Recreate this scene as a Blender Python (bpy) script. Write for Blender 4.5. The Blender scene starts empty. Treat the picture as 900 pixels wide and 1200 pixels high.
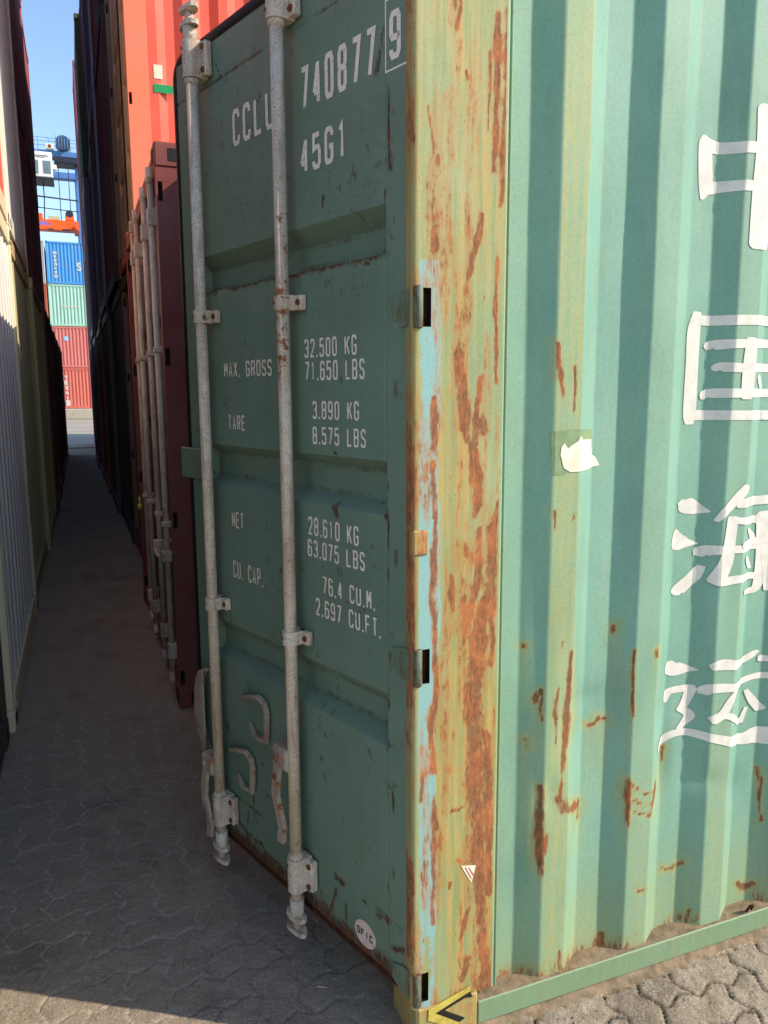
import bpy, bmesh, math, random
import numpy as np
from mathutils import Vector, Matrix
R = math.radians
SC = bpy.context.scene

# ---------------------------------------------------------------- camera
cam_d = bpy.data.cameras.new("camera"); cam_o = bpy.data.objects.new("camera", cam_d)
SC.collection.objects.link(cam_o); SC.camera = cam_o
yaw, pit, rol = 0.3740, 0.1516, -0.0050
fw = Vector((math.sin(yaw)*math.cos(pit), math.cos(yaw)*math.cos(pit), -math.sin(pit)))
rt = Vector((math.cos(yaw), -math.sin(yaw), 0)); up = rt.cross(fw)
r2 = rt*math.cos(rol) + up*math.sin(rol); u2 = -rt*math.sin(rol) + up*math.cos(rol)
M = Matrix((r2, u2, -fw)).transposed().to_4x4(); M.translation = Vector((-0.7169, -1.6165, 1.6796))
cam_o.matrix_world = M
cam_d.sensor_fit = 'VERTICAL'; cam_d.sensor_height = 24.0; cam_d.lens = 24.0*905.4/1200.0
cam_d.clip_start = 0.05; cam_d.clip_end = 2000

# ---------------------------------------------------------------- sky and sun
SUN_EL = R(35.4); SUN_AZ = math.atan2(0.850, -0.527)
w = bpy.data.worlds.new("World"); SC.world = w; w.use_nodes = True
nt = w.node_tree; bg = nt.nodes["Background"]
sky = nt.nodes.new("ShaderNodeTexSky"); sky.sky_type = 'NISHITA'; sky.sun_disc = False
sky.sun_elevation = SUN_EL; sky.sun_rotation = SUN_AZ; sky.air_density = 1.0; sky.dust_density = 0.3; sky.ozone_density = 1.6
nt.links.new(sky.outputs[0], bg.inputs[0]); bg.inputs[1].default_value = 0.15
sl = bpy.data.lights.new("sun", 'SUN'); sl.energy = 3.1; sl.angle = R(0.5); sl.color = (1.0, 0.90, 0.76)
so = bpy.data.objects.new("sun", sl); SC.collection.objects.link(so)
sd = Vector((math.sin(SUN_AZ)*math.cos(SUN_EL), math.cos(SUN_AZ)*math.cos(SUN_EL), math.sin(SUN_EL)))
so.rotation_euler = sd.to_track_quat('Z', 'Y').to_euler(); so.location = (6, -6, 9)
SC.view_settings.view_transform = 'Standard'; SC.view_settings.look = 'None'
SC.view_settings.exposure = 0.85; SC.view_settings.gamma = 1.0
SC.view_settings.use_curve_mapping = False
SC.cycles.max_bounces = 10; SC.cycles.diffuse_bounces = 6

rnd = random.Random(7)

# ---------------------------------------------------------------- numpy noise
def vnoise(x, y, seed=0):
    xi = np.floor(x).astype(np.int64); yi = np.floor(y).astype(np.int64)
    xf = x-xi; yf = y-yi; u = xf*xf*(3-2*xf); v = yf*yf*(3-2*yf)
    def h(a, b):
        n = (a*374761393 + b*668265263 + seed*1442695041) & 0x7fffffff
        n = ((n ^ (n >> 13))*1274126177) & 0x7fffffff
        return ((n ^ (n >> 16)) & 0xffff)/65535.0
    return (h(xi, yi)*(1-u)+h(xi+1, yi)*u)*(1-v) + (h(xi, yi+1)*(1-u)+h(xi+1, yi+1)*u)*v
def fbm(x, y, seed=0, o=4):
    s = 0; a = .5; t = 0
    for k in range(o):
        s = s + a*vnoise(x*2**k, y*2**k, seed+k*17); t += a; a *= .5
    return s/t
def sstep(a, b, x):
    t = np.clip((x-a)/(b-a), 0, 1); return t*t*(3-2*t)
def stroke_mask(X, Z, strokes, kx=1.0, grow=1.0, soft=.6, down=0.0):
    """1 on the strokes (polylines of x, z, half-ish width), fading out round them"""
    out = np.zeros_like(X)
    wx = .5*(fbm(X*22, Z*14, 301, 4)-.5)*.05; wz = (fbm(X*22+7, Z*14, 303, 4)-.5)*.05; X = X+wx*.55; Z = Z+wz; wm = .55+.9*fbm(X*40, Z*22, 305, 4)
    for st in strokes:
        for (a, b) in zip(st[:-1], st[1:]):
            ax, az, aw = a; bx, bz, bw = b
            dx = (bx-ax)*kx; dz = bz-az; L2 = dx*dx+dz*dz+1e-12
            t = np.clip(((X-ax)*kx*dx + (Z-az)*dz)/L2, 0, 1)
            d = np.hypot((X-ax)*kx - t*dx, (Z-az) - t*dz)
            wd = (aw + (bw-aw)*t)*.5*grow*wm
            out = np.maximum(out, 1 - sstep(wd*(1-soft), wd*(1+soft)+.0015, d))
            if down:
                cx = (ax+bx)/2; cz = min(az, bz); ww = max(aw, bw)*1.1+.006
                dd = np.exp(-(((X-cx)*kx)/ww)**2)*np.clip(1-(cz-Z)/down, 0, 1)*(Z < cz+.01)
                out = np.maximum(out, .6*dd)
    return out

# ---------------------------------------------------------------- mesh helpers
class MB:
    def __init__(s): s.v = []; s.f = []; s.m = []; s.sm = []
    def box(s, x0, x1, y0, y1, z0, z1, mi=0):
        n = len(s.v)
        s.v += [(x, y, z) for z in (z0, z1) for y in (y0, y1) for x in (x0, x1)]
        for q in ((0,2,3,1), (4,5,7,6), (0,1,5,4), (2,6,7,3), (0,4,6,2), (1,3,7,5)):
            s.f.append(tuple(n+i for i in q)); s.m.append(mi); s.sm.append(False)
    def bbox(s, x0, x1, y0, y1, z0, z1, b=.004, mi=0):
        """a box with chamfered edges"""
        n = len(s.v); P = {}
        xs, ys, zs = (x0, x1), (y0, y1), (z0, z1)
        for i in (0, 1):
            for j in (0, 1):
                for k in (0, 1):
                    sx, sy, sz = (b, -b)[i], (b, -b)[j], (b, -b)[k]
                    for ax in range(3):
                        p = [xs[i]+sx, ys[j]+sy, zs[k]+sz]; p[ax] = (xs[i], ys[j], zs[k])[ax]
                        P[(i, j, k, ax)] = len(s.v); s.v.append(tuple(p))
        def F(*q): s.f.append(tuple(q)); s.m.append(mi); s.sm.append(False)
        for i in (0, 1):
            F(P[i,0,0,0], P[i,1,0,0], P[i,1,1,0], P[i,0,1,0]); F(P[0,i,0,1], P[1,i,0,1], P[1,i,1,1], P[0,i,1,1]); F(P[0,0,i,2], P[1,0,i,2], P[1,1,i,2], P[0,1,i,2])
        for j in (0, 1):
            for k in (0, 1):
                F(P[0,j,k,1], P[1,j,k,1], P[1,j,k,2], P[0,j,k,2]); F(P[j,0,k,0], P[j,1,k,0], P[j,1,k,2], P[j,0,k,2]); F(P[j,k,0,0], P[j,k,1,0], P[j,k,1,1], P[j,k,0,1])
        for i in (0, 1):
            for j in (0, 1):
                for k in (0, 1): F(P[i,j,k,0], P[i,j,k,1], P[i,j,k,2])
    def tube(s, pts, r, n=14, mi=0, caps=True, smooth=True):
        """tube through points, r a number or one radius per point"""
        pts = [Vector(p) for p in pts]; rs = r if isinstance(r, (list, tuple)) else [r]*len(pts)
        base = len(s.v); ref = None
        for i, p in enumerate(pts):
            d = (pts[min(i+1, len(pts)-1)] - pts[max(i-1, 0)]).normalized()
            if ref is None: ref = d.orthogonal().normalized()
            ref = (ref - d*ref.dot(d)).normalized(); b = d.cross(ref)
            for k in range(n):
                t = 2*math.pi*k/n; s.v.append(tuple(p + (ref*math.cos(t)+b*math.sin(t))*rs[i]))
        for i in range(len(pts)-1):
            for k in range(n):
                a = base+i*n+k; b2 = base+i*n+(k+1) % n
                s.f.append((a, b2, b2+n, a+n)); s.m.append(mi); s.sm.append(smooth)
        if caps:
            s.f.append(tuple(base+k for k in range(n))[::-1]); s.m.append(mi); s.sm.append(False)
            e = base+(len(pts)-1)*n; s.f.append(tuple(e+k for k in range(n))); s.m.append(mi); s.sm.append(False)
    def prism(s, poly, fn, h0, h1, mi=0, smooth=False):
        """closed 2-D polygon pushed from h0 to h1; fn(u, v, h) gives the point"""
        n = len(s.v); k = len(poly)
        for h in (h0, h1): s.v += [tuple(fn(u, v, h)) for u, v in poly]
        for i in range(k):
            j = (i+1) % k; s.f.append((n+i, n+j, n+k+j, n+k+i)); s.m.append(mi); s.sm.append(smooth)
        s.f.append(tuple(n+i for i in range(k))[::-1]); s.m.append(mi); s.sm.append(False)
        s.f.append(tuple(n+k+i for i in range(k))); s.m.append(mi); s.sm.append(False)
    def sheet(s, path, fn, h0, h1, mi=0):
        """open polyline swept from h0 to h1"""
        n = len(s.v); k = len(path)
        for h in (h0, h1): s.v += [tuple(fn(u, v, h)) for u, v in path]
        for i in range(k-1): s.f.append((n+i, n+i+1, n+k+i+1, n+k+i)); s.m.append(mi); s.sm.append(False)
    def map(s, fn): s.v = [tuple(fn(*p)) for p in s.v]; return s
    def build(s, name, mats, parent=None, mw=None):
        me = bpy.data.meshes.new(name); me.from_pydata(s.v, [], s.f)
        mats = mats if isinstance(mats, (list, tuple)) else [mats]
        for m in mats: me.materials.append(m)
        me.polygons.foreach_set('material_index', s.m); me.polygons.foreach_set('use_smooth', s.sm)
        bm = bmesh.new(); bm.from_mesh(me); bmesh.ops.recalc_face_normals(bm, faces=bm.faces); bm.to_mesh(me); bm.free()
        o = bpy.data.objects.new(name, me); SC.collection.objects.link(o)
        if parent: o.parent = parent
        return o

def grid_mesh(name, P, mats, parent=None, attrs=None, hole=None, smooth=True, flip=False):
    """P (m, n, 3) vertex grid; attrs name -> (m, n); hole (m-1, n-1) True = no face"""
    m, n = P.shape[:2]; idx = np.arange(m*n).reshape(m, n)
    q = np.stack([idx[:-1, :-1], idx[1:, :-1], idx[1:, 1:], idx[:-1, 1:]], -1)
    if flip: q = q[..., ::-1]
    q = q.reshape(-1, 4)
    if hole is not None: q = q[~hole.reshape(-1)]
    me = bpy.data.meshes.new(name)
    me.vertices.add(m*n); me.vertices.foreach_set('co', P.reshape(-1).astype(np.float32))
    me.loops.add(q.size); me.loops.foreach_set('vertex_index', q.reshape(-1).astype(np.int32))
    me.polygons.add(len(q)); me.polygons.foreach_set('loop_start', np.arange(0, q.size, 4, dtype=np.int32))
    me.polygons.foreach_set('loop_total', np.full(len(q), 4, dtype=np.int32))
    me.polygons.foreach_set('use_smooth', np.full(len(q), smooth))
    for k, a in (attrs or {}).items():
        at = me.attributes.new(k, 'FLOAT', 'POINT'); at.data.foreach_set('value', a.reshape(-1).astype(np.float32))
    me.update(); me.validate()
    for mm in (mats if isinstance(mats, (list, tuple)) else [mats]): me.materials.append(mm)
    o = bpy.data.objects.new(name, me); SC.collection.objects.link(o)
    if parent: o.parent = parent
    return o

def tag(o, label=None, cat=None, group=None, kind=None):
    if label: o['label'] = label
    if cat: o['category'] = cat
    if group: o['group'] = group
    if kind: o['kind'] = kind
    return o
def empty(name, loc=(0, 0, 0), rz=0):
    o = bpy.data.objects.new(name, None); o.empty_display_size = .2; SC.collection.objects.link(o)
    o.location = loc; o.rotation_euler = (0, 0, rz); return o

# ---------------------------------------------------------------- materials
def srgb(r, g, b):
    f = lambda c: (c/255/12.92 if c/255 <= .04045 else ((c/255+.055)/1.055)**2.4)
    return (f(r), f(g), f(b), 1)
class NT:
    def __init__(s, name):
        s.m = bpy.data.materials.new(name); s.m.use_nodes = True; s.t = s.m.node_tree
        s.b = s.t.nodes['Principled BSDF']; s.n = s.t.nodes; s.l = s.t.links
        s.tc = s.n.new('ShaderNodeTexCoord')
    def node(s, ty, **k):
        n = s.n.new(ty)
        for a, b in k.items():
            if a.startswith('i_'):
                key = a[2:]; key = int(key) if key.isdigit() else key
                if hasattr(b, 'links') or isinstance(b, bpy.types.NodeSocket): s.l.new(b, n.inputs[key])
                else: n.inputs[key].default_value = b
            else: setattr(n, a, b)
        return n
    def coord(s, sx=1, sy=1, sz=1, kind='Object', off=None):
        mp = s.n.new('ShaderNodeMapping'); s.l.new(s.tc.outputs[kind], mp.inputs[0]); mp.inputs['Scale'].default_value = (sx, sy, sz)
        if off is not None: s.l.new(off, mp.inputs['Location'])
        return mp.outputs[0]
    def noise(s, vec, scale, detail=4, rough=.55):
        n = s.n.new('ShaderNodeTexNoise'); s.l.new(vec, n.inputs['Vector']); n.inputs['Scale'].default_value = scale
        n.inputs['Detail'].default_value = detail; n.inputs['Roughness'].default_value = rough; return n.outputs['Fac']
    def math(s, op, a, b=0.0, c=None, clamp=False):
        n = s.n.new('ShaderNodeMath'); n.operation = op; n.use_clamp = clamp
        for i, q in enumerate((a, b) if c is None else (a, b, c)):
            if isinstance(q, bpy.types.NodeSocket): s.l.new(q, n.inputs[i])
            else: n.inputs[i].default_value = q
        return n.outputs[0]
    def rng(s, v, a, b, c=0., d=1.):
        n = s.n.new('ShaderNodeMapRange'); s.l.new(v, n.inputs[0]); n.interpolation_type = 'SMOOTHSTEP'
        for i, q in enumerate((a, b, c, d)): n.inputs[i+1].default_value = q
        return n.outputs[0]
    def mix(s, fac, a, b, mode='MIX'):
        n = s.n.new('ShaderNodeMix'); n.data_type = 'RGBA'; n.blend_type = mode
        for i, q in ((0, fac), (6, a), (7, b)):
            if isinstance(q, bpy.types.NodeSocket): s.l.new(q, n.inputs[i])
            else: n.inputs[i].default_value = q
        return n.outputs[2]
    def ramp(s, fac, *stops):
        n = s.n.new('ShaderNodeValToRGB'); s.l.new(fac, n.inputs[0]); e = n.color_ramp.elements
        while len(e) < len(stops): e.new(.5)
        for q, (p, c) in zip(e, stops): q.position = p; q.color = c
        return n.outputs[0]
    def attr(s, name): 
        n = s.n.new('ShaderNodeAttribute'); n.attribute_name = name; return n.outputs['Fac']
    def bump(s, h, strength=.3, dist=.002):
        n = s.n.new('ShaderNodeBump'); s.l.new(h, n.inputs['Height']); n.inputs['Strength'].default_value = strength
        n.inputs['Distance'].default_value = dist; s.l.new(n.outputs[0], s.b.inputs['Normal']); return n
    def out(s, col=None, rough=None, metal=None, spec=None):
        for k, q in (('Base Color', col), ('Roughness', rough), ('Metallic', metal), ('Specular IOR Level', spec)):
            if q is None: continue
            if isinstance(q, bpy.types.NodeSocket): s.l.new(q, s.b.inputs[k])
            else: s.b.inputs[k].default_value = q
        return s.m

RUST_DARK = srgb(70, 38, 26); RUST_MID = srgb(140, 82, 52); RUST_OR = srgb(196, 116, 62)
def rust_colour(t, vec):
    n = t.noise(vec, 38, 5, .7)
    return t.ramp(n, (.32, RUST_DARK), (.5, RUST_MID), (.68, RUST_OR))

def mat_hero(name, base, base2, wash1, wash2, mint, speck=.62, streak=1.0, dark=0.0, halo_c=(176, 132, 80)):
    """chalky green paint with rust, yellow-green wash and touched-up paint driven by the mesh's own stain attributes"""
    t = NT(name); oc = t.coord(1, 1, 1); st = t.coord(60, 60, 3.0); fine = t.coord(1, 1, 1)
    n1 = t.noise(oc, 3.0, 4); n2 = t.noise(st, 1.0, 4, .6); n3 = t.noise(fine, 140, 3, .6); n4 = t.noise(oc, 22, 6, .65)
    col = t.mix(t.rng(n1, .3, .7), base, base2)
    col = t.mix(t.math('MULTIPLY', t.rng(n2, .45, .75), .22*streak), col, wash1)
    wcol = t.mix(t.rng(n2, .35, .65), wash1, wash2)
    wash = t.attr('wash')
    col = t.mix(t.math('MULTIPLY', wash, t.rng(n4, .15, .6, .55, 1.0)), col, wcol)
    mi = t.rng(t.math('ADD', t.attr('mint'), t.math('MULTIPLY', t.math('SUBTRACT', n4, .5), 1.1)), .42, .58)
    col = t.mix(mi, col, mint)
    # fine darkening grain of weathered paint
    col = t.mix(t.rng(n3, .35, .8, 0, .18), col, srgb(60, 66, 50))
    col = t.mix(t.rng(t.noise(t.coord(1, 1, .22), 7, 6, .7), .5, .74, 0, .30), col, srgb(104, 108, 84))
    r = t.attr('rust')
    n5 = t.noise(t.coord(1, 1, .35), 70, 8, .75); n6 = t.noise(t.coord(1, 1, .12), 130, 5, .7); n7 = t.noise(oc, 11, 6, .7)
    rr = t.math('ADD', r, t.math('MULTIPLY', t.math('SUBTRACT', n4, .5), .9))
    rr = t.math('ADD', rr, t.math('MULTIPLY', t.math('SUBTRACT', n5, .5), 1.3))
    rr = t.math('ADD', rr, t.math('MULTIPLY', t.math('SUBTRACT', n6, .5), 1.1))
    rmask = t.math('MULTIPLY', t.rng(rr, .42, .72), t.rng(n7, .3, .6, .7, 1.0))
    halo = t.math('MULTIPLY', t.math('MULTIPLY', t.rng(rr, .0, .5), t.rng(n2, .25, .7, .25, .7)), t.rng(r, .03, .30))
    col = t.mix(halo, col, srgb(*halo_c))
    spk = t.rng(t.noise(t.coord(1, 1, .55), 75, 4, .6), speck+.08, speck+.15)
    rmask = t.math('MAXIMUM', rmask, t.math('MULTIPLY', spk, .7))
    rc = rust_colour(t, t.coord(2.6, 2.6, .9))
    rc = t.mix(t.math('MULTIPLY', t.rng(n5, .38, .62), t.rng(rr, .5, 1.0, .25, .85)), rc, srgb(98, 60, 42))
    rc = t.mix(t.rng(t.noise(t.coord(1, 1, .4), 24, 6, .75), .45, .6, 0, .5), rc, srgb(112, 66, 44)); rc = t.mix(t.rng(n7, .45, .65, 0, .5), rc, srgb(204, 128, 74)); rc = t.mix(t.rng(n6, .5, .7, 0, .35), rc, srgb(214, 142, 84))
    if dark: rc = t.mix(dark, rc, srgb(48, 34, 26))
    col = t.mix(rmask, col, rc)
    hb = t.math('ADD', t.math('MULTIPLY', n3, .25), t.math('MULTIPLY', t.math('MULTIPLY', rmask, t.noise(oc, 260, 3)), 1.2))
    t.bump(hb, .35, .0012)
    return t.out(col, t.math('ADD', t.math('MULTIPLY', rmask, .3), .58), spec=.35)

def mat_paint(name='container_paint', rust=.66, fade=.35, spec=.3):
    """weathered container paint; its colour is the object's own colour"""
    t = NT(name); oi = t.n.new('ShaderNodeObjectInfo')
    off = t.node('ShaderNodeCombineXYZ', i_0=t.math('MULTIPLY', oi.outputs['Random'], 37.0), i_1=t.math('MULTIPLY', oi.outputs['Random'], 91.0))
    oc = t.coord(1, 1, 1, off=off.outputs[0]); st = t.coord(9, 9, .7, off=off.outputs[0])
    n1 = t.noise(oc, 1.7, 4); n2 = t.noise(st, 1.0, 5, .6); n3 = t.noise(oc, 14, 6, .7)
    col = t.mix(t.rng(n1, .3, .75, 0, fade*.6), oi.outputs['Color'], srgb(150, 140, 130))
    col = t.mix(t.rng(n2, .5, .8, 0, fade), col, srgb(78, 66, 56))
    rr = t.math('ADD', t.math('MULTIPLY', n3, .6), t.math('MULTIPLY', n2, .4)); rm = t.rng(rr, rust-.03, rust+.02)
    col = t.mix(rm, col, rust_colour(t, oc))
    t.bump(t.math('ADD', n3, rm), .25, .003)
    return t.out(col, .6, spec=spec)

def mat_simple(name, c1, c2, scale=20, rough=.7, bump=.2, metal=0, dist=.001):
    t = NT(name); oc = t.coord(); n = t.noise(oc, scale, 5, .65); n2 = t.noise(oc, scale*7, 3)
    col = t.mix(t.rng(n, .35, .7), c1, c2); t.bump(t.math('ADD', n, n2), bump, dist)
    return t.out(col, rough, metal, .3)

MINT = srgb(150, 198, 182)
m_side = mat_hero('green_side_paint', srgb(130, 170, 148), srgb(118, 160, 140), srgb(164, 166, 112), srgb(142, 164, 120), srgb(150, 192, 172), .66, 1.0, .30, (158, 138, 84))
m_post = mat_hero('worn_post_paint', srgb(136, 170, 136), srgb(142, 158, 108), srgb(184, 156, 90), srgb(136, 148, 94), srgb(136, 176, 168), .56, 1.2, 0.0, (176, 122, 62))
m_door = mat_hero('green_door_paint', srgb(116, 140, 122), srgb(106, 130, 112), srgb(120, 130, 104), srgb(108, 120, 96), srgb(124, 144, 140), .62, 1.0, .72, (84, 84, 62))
m_greens = mat_hero('green_frame_paint', srgb(118, 160, 130), srgb(106, 148, 118), srgb(150, 148, 100), srgb(128, 140, 98), srgb(130, 170, 150), .62)
m_paint = mat_paint()
def mat_bar(name='bar_paint', c1=(228, 212, 190), c2=(196, 176, 152), th=.68):
    t = NT(name); oc = t.coord(); n = t.noise(oc, 30, 6, .7); n2 = t.noise(oc, 320, 3, .6); st = t.coord(1, 1, .25); n3 = t.noise(st, 9, 4)
    col = t.mix(t.rng(n3, .35, .7), srgb(*c1), srgb(*c2))
    col = t.mix(t.math('MULTIPLY', t.rng(n2, .48, .60, 0, .7), t.rng(n, .36, .54, .15, 1)), col, srgb(122, 92, 70)); col = t.mix(t.rng(t.noise(t.coord(1, 1, .15), 40, 4, .6), .52, .66, 0, .5), col, srgb(150, 120, 96))
    rm = t.rng(t.math('ADD', n, t.math('MULTIPLY', t.math('SUBTRACT', n3, .5), .7)), th, th+.06)
    col = t.mix(rm, col, rust_colour(t, oc)); t.bump(t.math('ADD', n2, t.math('MULTIPLY', rm, 1.5)), .45, .0012)
    return t.out(col, .62, spec=.35)
m_bar = mat_bar(); m_hw = mat_bar('worn_handle_paint', (190, 172, 150), (150, 132, 114), .57)
m_lineup = mat_simple('stencil_paint', srgb(214, 206, 194), srgb(184, 178, 166), 60, .6, .05)
def mat_stencil():
    t = NT('stencil_paint_worn'); oc = t.coord(); n = t.noise(oc, 45, 5, .7); n3 = t.noise(t.coord(1, 1, .3), 12, 4)
    col = t.mix(t.rng(n3, .3, .7), srgb(246, 232, 216), srgb(234, 220, 204))
    col = t.mix(t.rng(n, .60, .68, 0, .8), col, srgb(120, 134, 112)); col = t.mix(t.rng(t.noise(oc, 230, 3), .56, .66, 0, .45), col, srgb(130, 140, 118))
    return t.out(col, .6, spec=.3)
m_white = mat_stencil()
m_rubber = mat_simple('black_rubber', srgb(22, 22, 24), srgb(38, 36, 36), 30, .55, .25)
m_black = mat_simple('black_film', srgb(28, 27, 26), srgb(45, 42, 38), 40, .55, .05)
m_yellow = mat_simple('yellow_film', srgb(200, 184, 84), srgb(176, 152, 70), 40, .5, .05)
m_rustm = None
def mat_rust(name, dark=1.0):
    t = NT(name); oc = t.coord(); n = t.noise(oc, 28, 7, .75); n2 = t.noise(oc, 160, 4)
    d = lambda c: tuple(q*dark for q in c[:3])+(1,)
    col = t.ramp(n, (.3, d(RUST_DARK)), (.52, d(RUST_MID)), (.72, d(RUST_OR))); t.bump(t.math('ADD', n, n2), .7, .002)
    return t.out(col, .9, spec=.15)
m_rustm = mat_rust('scaly_rust', .75); m_rustd = mat_rust('dark_rust', .26)
m_char = mat_simple('worn_white_sign_paint', srgb(224, 216, 203), srgb(206, 200, 186), 24, .6, .05)
m_dirt = mat_simple('dry_dirt', srgb(142, 122, 96), srgb(106, 90, 70), 30, .95, .6, 0, .003)
m_inside = mat_simple('dark_interior', srgb(30, 28, 26), srgb(46, 42, 38), 6, .9, .1)
m_paper = mat_simple('torn_label_paper', srgb(240, 228, 206), srgb(226, 206, 172), 45, .8, .1)
m_residue = mat_simple('label_glue_residue', srgb(122, 142, 104), srgb(140, 158, 116), 30, .85, .1)
ZH=[
  ('zhong',[(0.832, 2.337, 0.0062), (0.836, 2.318, 0.0249), (0.841, 2.26, 0.0286), (0.844, 2.208, 0.0264), (0.833, 2.178, 0.0056)]),
  ('zhong',[(0.838, 2.315, 0.0342), (0.889, 2.307, 0.0295), (0.973, 2.31, 0.028)]),
  ('zhong',[(0.846, 2.207, 0.0342), (0.894, 2.212, 0.028), (0.972, 2.215, 0.0264)]),
  ('zhong',[(1.007, 2.405, 0.0529), (1.011, 2.314, 0.0529), (1.011, 2.194, 0.0591), (1.004, 2.069, 0.0513)]),
  ('guo',[(0.838, 1.888, 0.0187), (0.83, 1.84, 0.0274), (0.83, 1.752, 0.0264), (0.831, 1.625, 0.0274), (0.832, 1.593, 0.0156)]),
  ('guo',[(0.83, 1.872, 0.0264), (0.89, 1.87, 0.0264), (1.089, 1.875, 0.0264)]),
  ('guo',[(0.835, 1.618, 0.0295), (0.903, 1.618, 0.0264), (1.114, 1.615, 0.0264)]),
  ('guo',[(0.878, 1.793, 0.0062), (0.888, 1.805, 0.0249), (0.961, 1.809, 0.0233), (1.095, 1.813, 0.0233)]),
  ('guo',[(0.894, 1.737, 0.0062), (0.909, 1.747, 0.0243), (0.966, 1.745, 0.0243), (1.101, 1.747, 0.0233)]),
  ('guo',[(0.871, 1.66, 0.0062), (0.886, 1.676, 0.0249), (0.972, 1.677, 0.0243), (1.108, 1.677, 0.0233)]),
  ('guo',[(0.995, 1.82, 0.0249), (0.992, 1.745, 0.0295), (0.99, 1.667, 0.0264)]),
  ('hai',[(0.819, 1.379, 0.0187), (0.836, 1.371, 0.0435), (0.867, 1.36, 0.0342), (0.907, 1.35, 0.0025)]),
  ('hai',[(0.805, 1.306, 0.0031), (0.815, 1.27, 0.0404), (0.831, 1.265, 0.0342), (0.883, 1.26, 0.0025)]),
  ('hai',[(0.894, 1.197, 0.0124), (0.871, 1.164, 0.028), (0.826, 1.13, 0.0327), (0.82, 1.12, 0.0187)]),
  ('hai',[(1.017, 1.418, 0.0187), (0.991, 1.393, 0.0233), (0.951, 1.358, 0.0202), (0.92, 1.324, 0.0093)]),
  ('hai',[(0.993, 1.371, 0.0264), (1.042, 1.372, 0.0264), (1.137, 1.369, 0.0249)]),
  ('hai',[(0.972, 1.33, 0.0249), (0.966, 1.263, 0.0264), (0.958, 1.206, 0.0311), (0.933, 1.154, 0.0342)]),
  ('hai',[(0.973, 1.325, 0.0187), (1.052, 1.317, 0.0218), (1.121, 1.316, 0.0249)]),
  ('hai',[(0.885, 1.229, 0.0187), (0.897, 1.239, 0.0311), (0.941, 1.242, 0.0249), (1.113, 1.236, 0.0187)]),
  ('hai',[(0.923, 1.158, 0.0187), (0.948, 1.15, 0.0249), (1.019, 1.153, 0.0233), (1.116, 1.146, 0.0187)]),
  ('hai',[(1.13, 1.327, 0.0404), (1.135, 1.224, 0.0373), (1.126, 1.145, 0.028), (1.109, 1.106, 0.0218), (1.049, 1.105, 0.0124)]),
  ('hai',[(1.047, 1.293, 0.0093), (1.077, 1.272, 0.0187), (1.093, 1.257, 0.0093)]),
  ('hai',[(1.046, 1.211, 0.0093), (1.065, 1.192, 0.0187), (1.085, 1.171, 0.0093)]),
  ('hai',[(1.145, 1.223, 0.0249), (1.16, 1.102, 0.0187)]),
  ('yun',[(0.809, 0.924, 0.0093), (0.82, 0.901, 0.0404), (0.856, 0.894, 0.0311), (0.901, 0.89, 0.0019)]),
  ('yun',[(0.802, 0.8, 0.0078), (0.808, 0.827, 0.0187), (0.827, 0.834, 0.0202), (0.888, 0.834, 0.0218)]),
  ('yun',[(0.886, 0.834, 0.0187), (0.873, 0.797, 0.0187), (0.86, 0.771, 0.0218)]),
  ('yun',[(0.855, 0.776, 0.0187), (0.885, 0.751, 0.0187), (0.854, 0.711, 0.014)]),
  ('yun',[(0.779, 0.656, 0.0093), (0.794, 0.678, 0.0187), (0.831, 0.699, 0.0218), (0.881, 0.7, 0.0218), (0.917, 0.693, 0.0233), (0.965, 0.678, 0.0249), (1.087, 0.641, 0.0342), (1.15, 0.643, 0.0529), (1.187, 0.642, 0.056)]),
  ('yun',[(0.937, 0.9, 0.0218), (0.968, 0.904, 0.0327), (1.066, 0.89, 0.0218), (1.127, 0.906, 0.0187), (1.14, 0.904, 0.0124)]),
  ('yun',[(0.917, 0.823, 0.0218), (0.937, 0.836, 0.028), (1.056, 0.824, 0.0218), (1.118, 0.832, 0.0187), (1.175, 0.834, 0.0202)]),
  ('yun',[(1.046, 0.823, 0.0187), (1.007, 0.79, 0.0202), (0.98, 0.754, 0.0249), (0.946, 0.741, 0.028)]),
  ('yun',[(0.951, 0.738, 0.0249), (1.0, 0.744, 0.0187), (1.088, 0.692, 0.0156)]),
  ('yun',[(1.088, 0.692, 0.0156), (1.11, 0.739, 0.0093)]),
  ('yun',[(1.103, 0.795, 0.0109), (1.129, 0.761, 0.0202), (1.16, 0.728, 0.0218)]),
]
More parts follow.
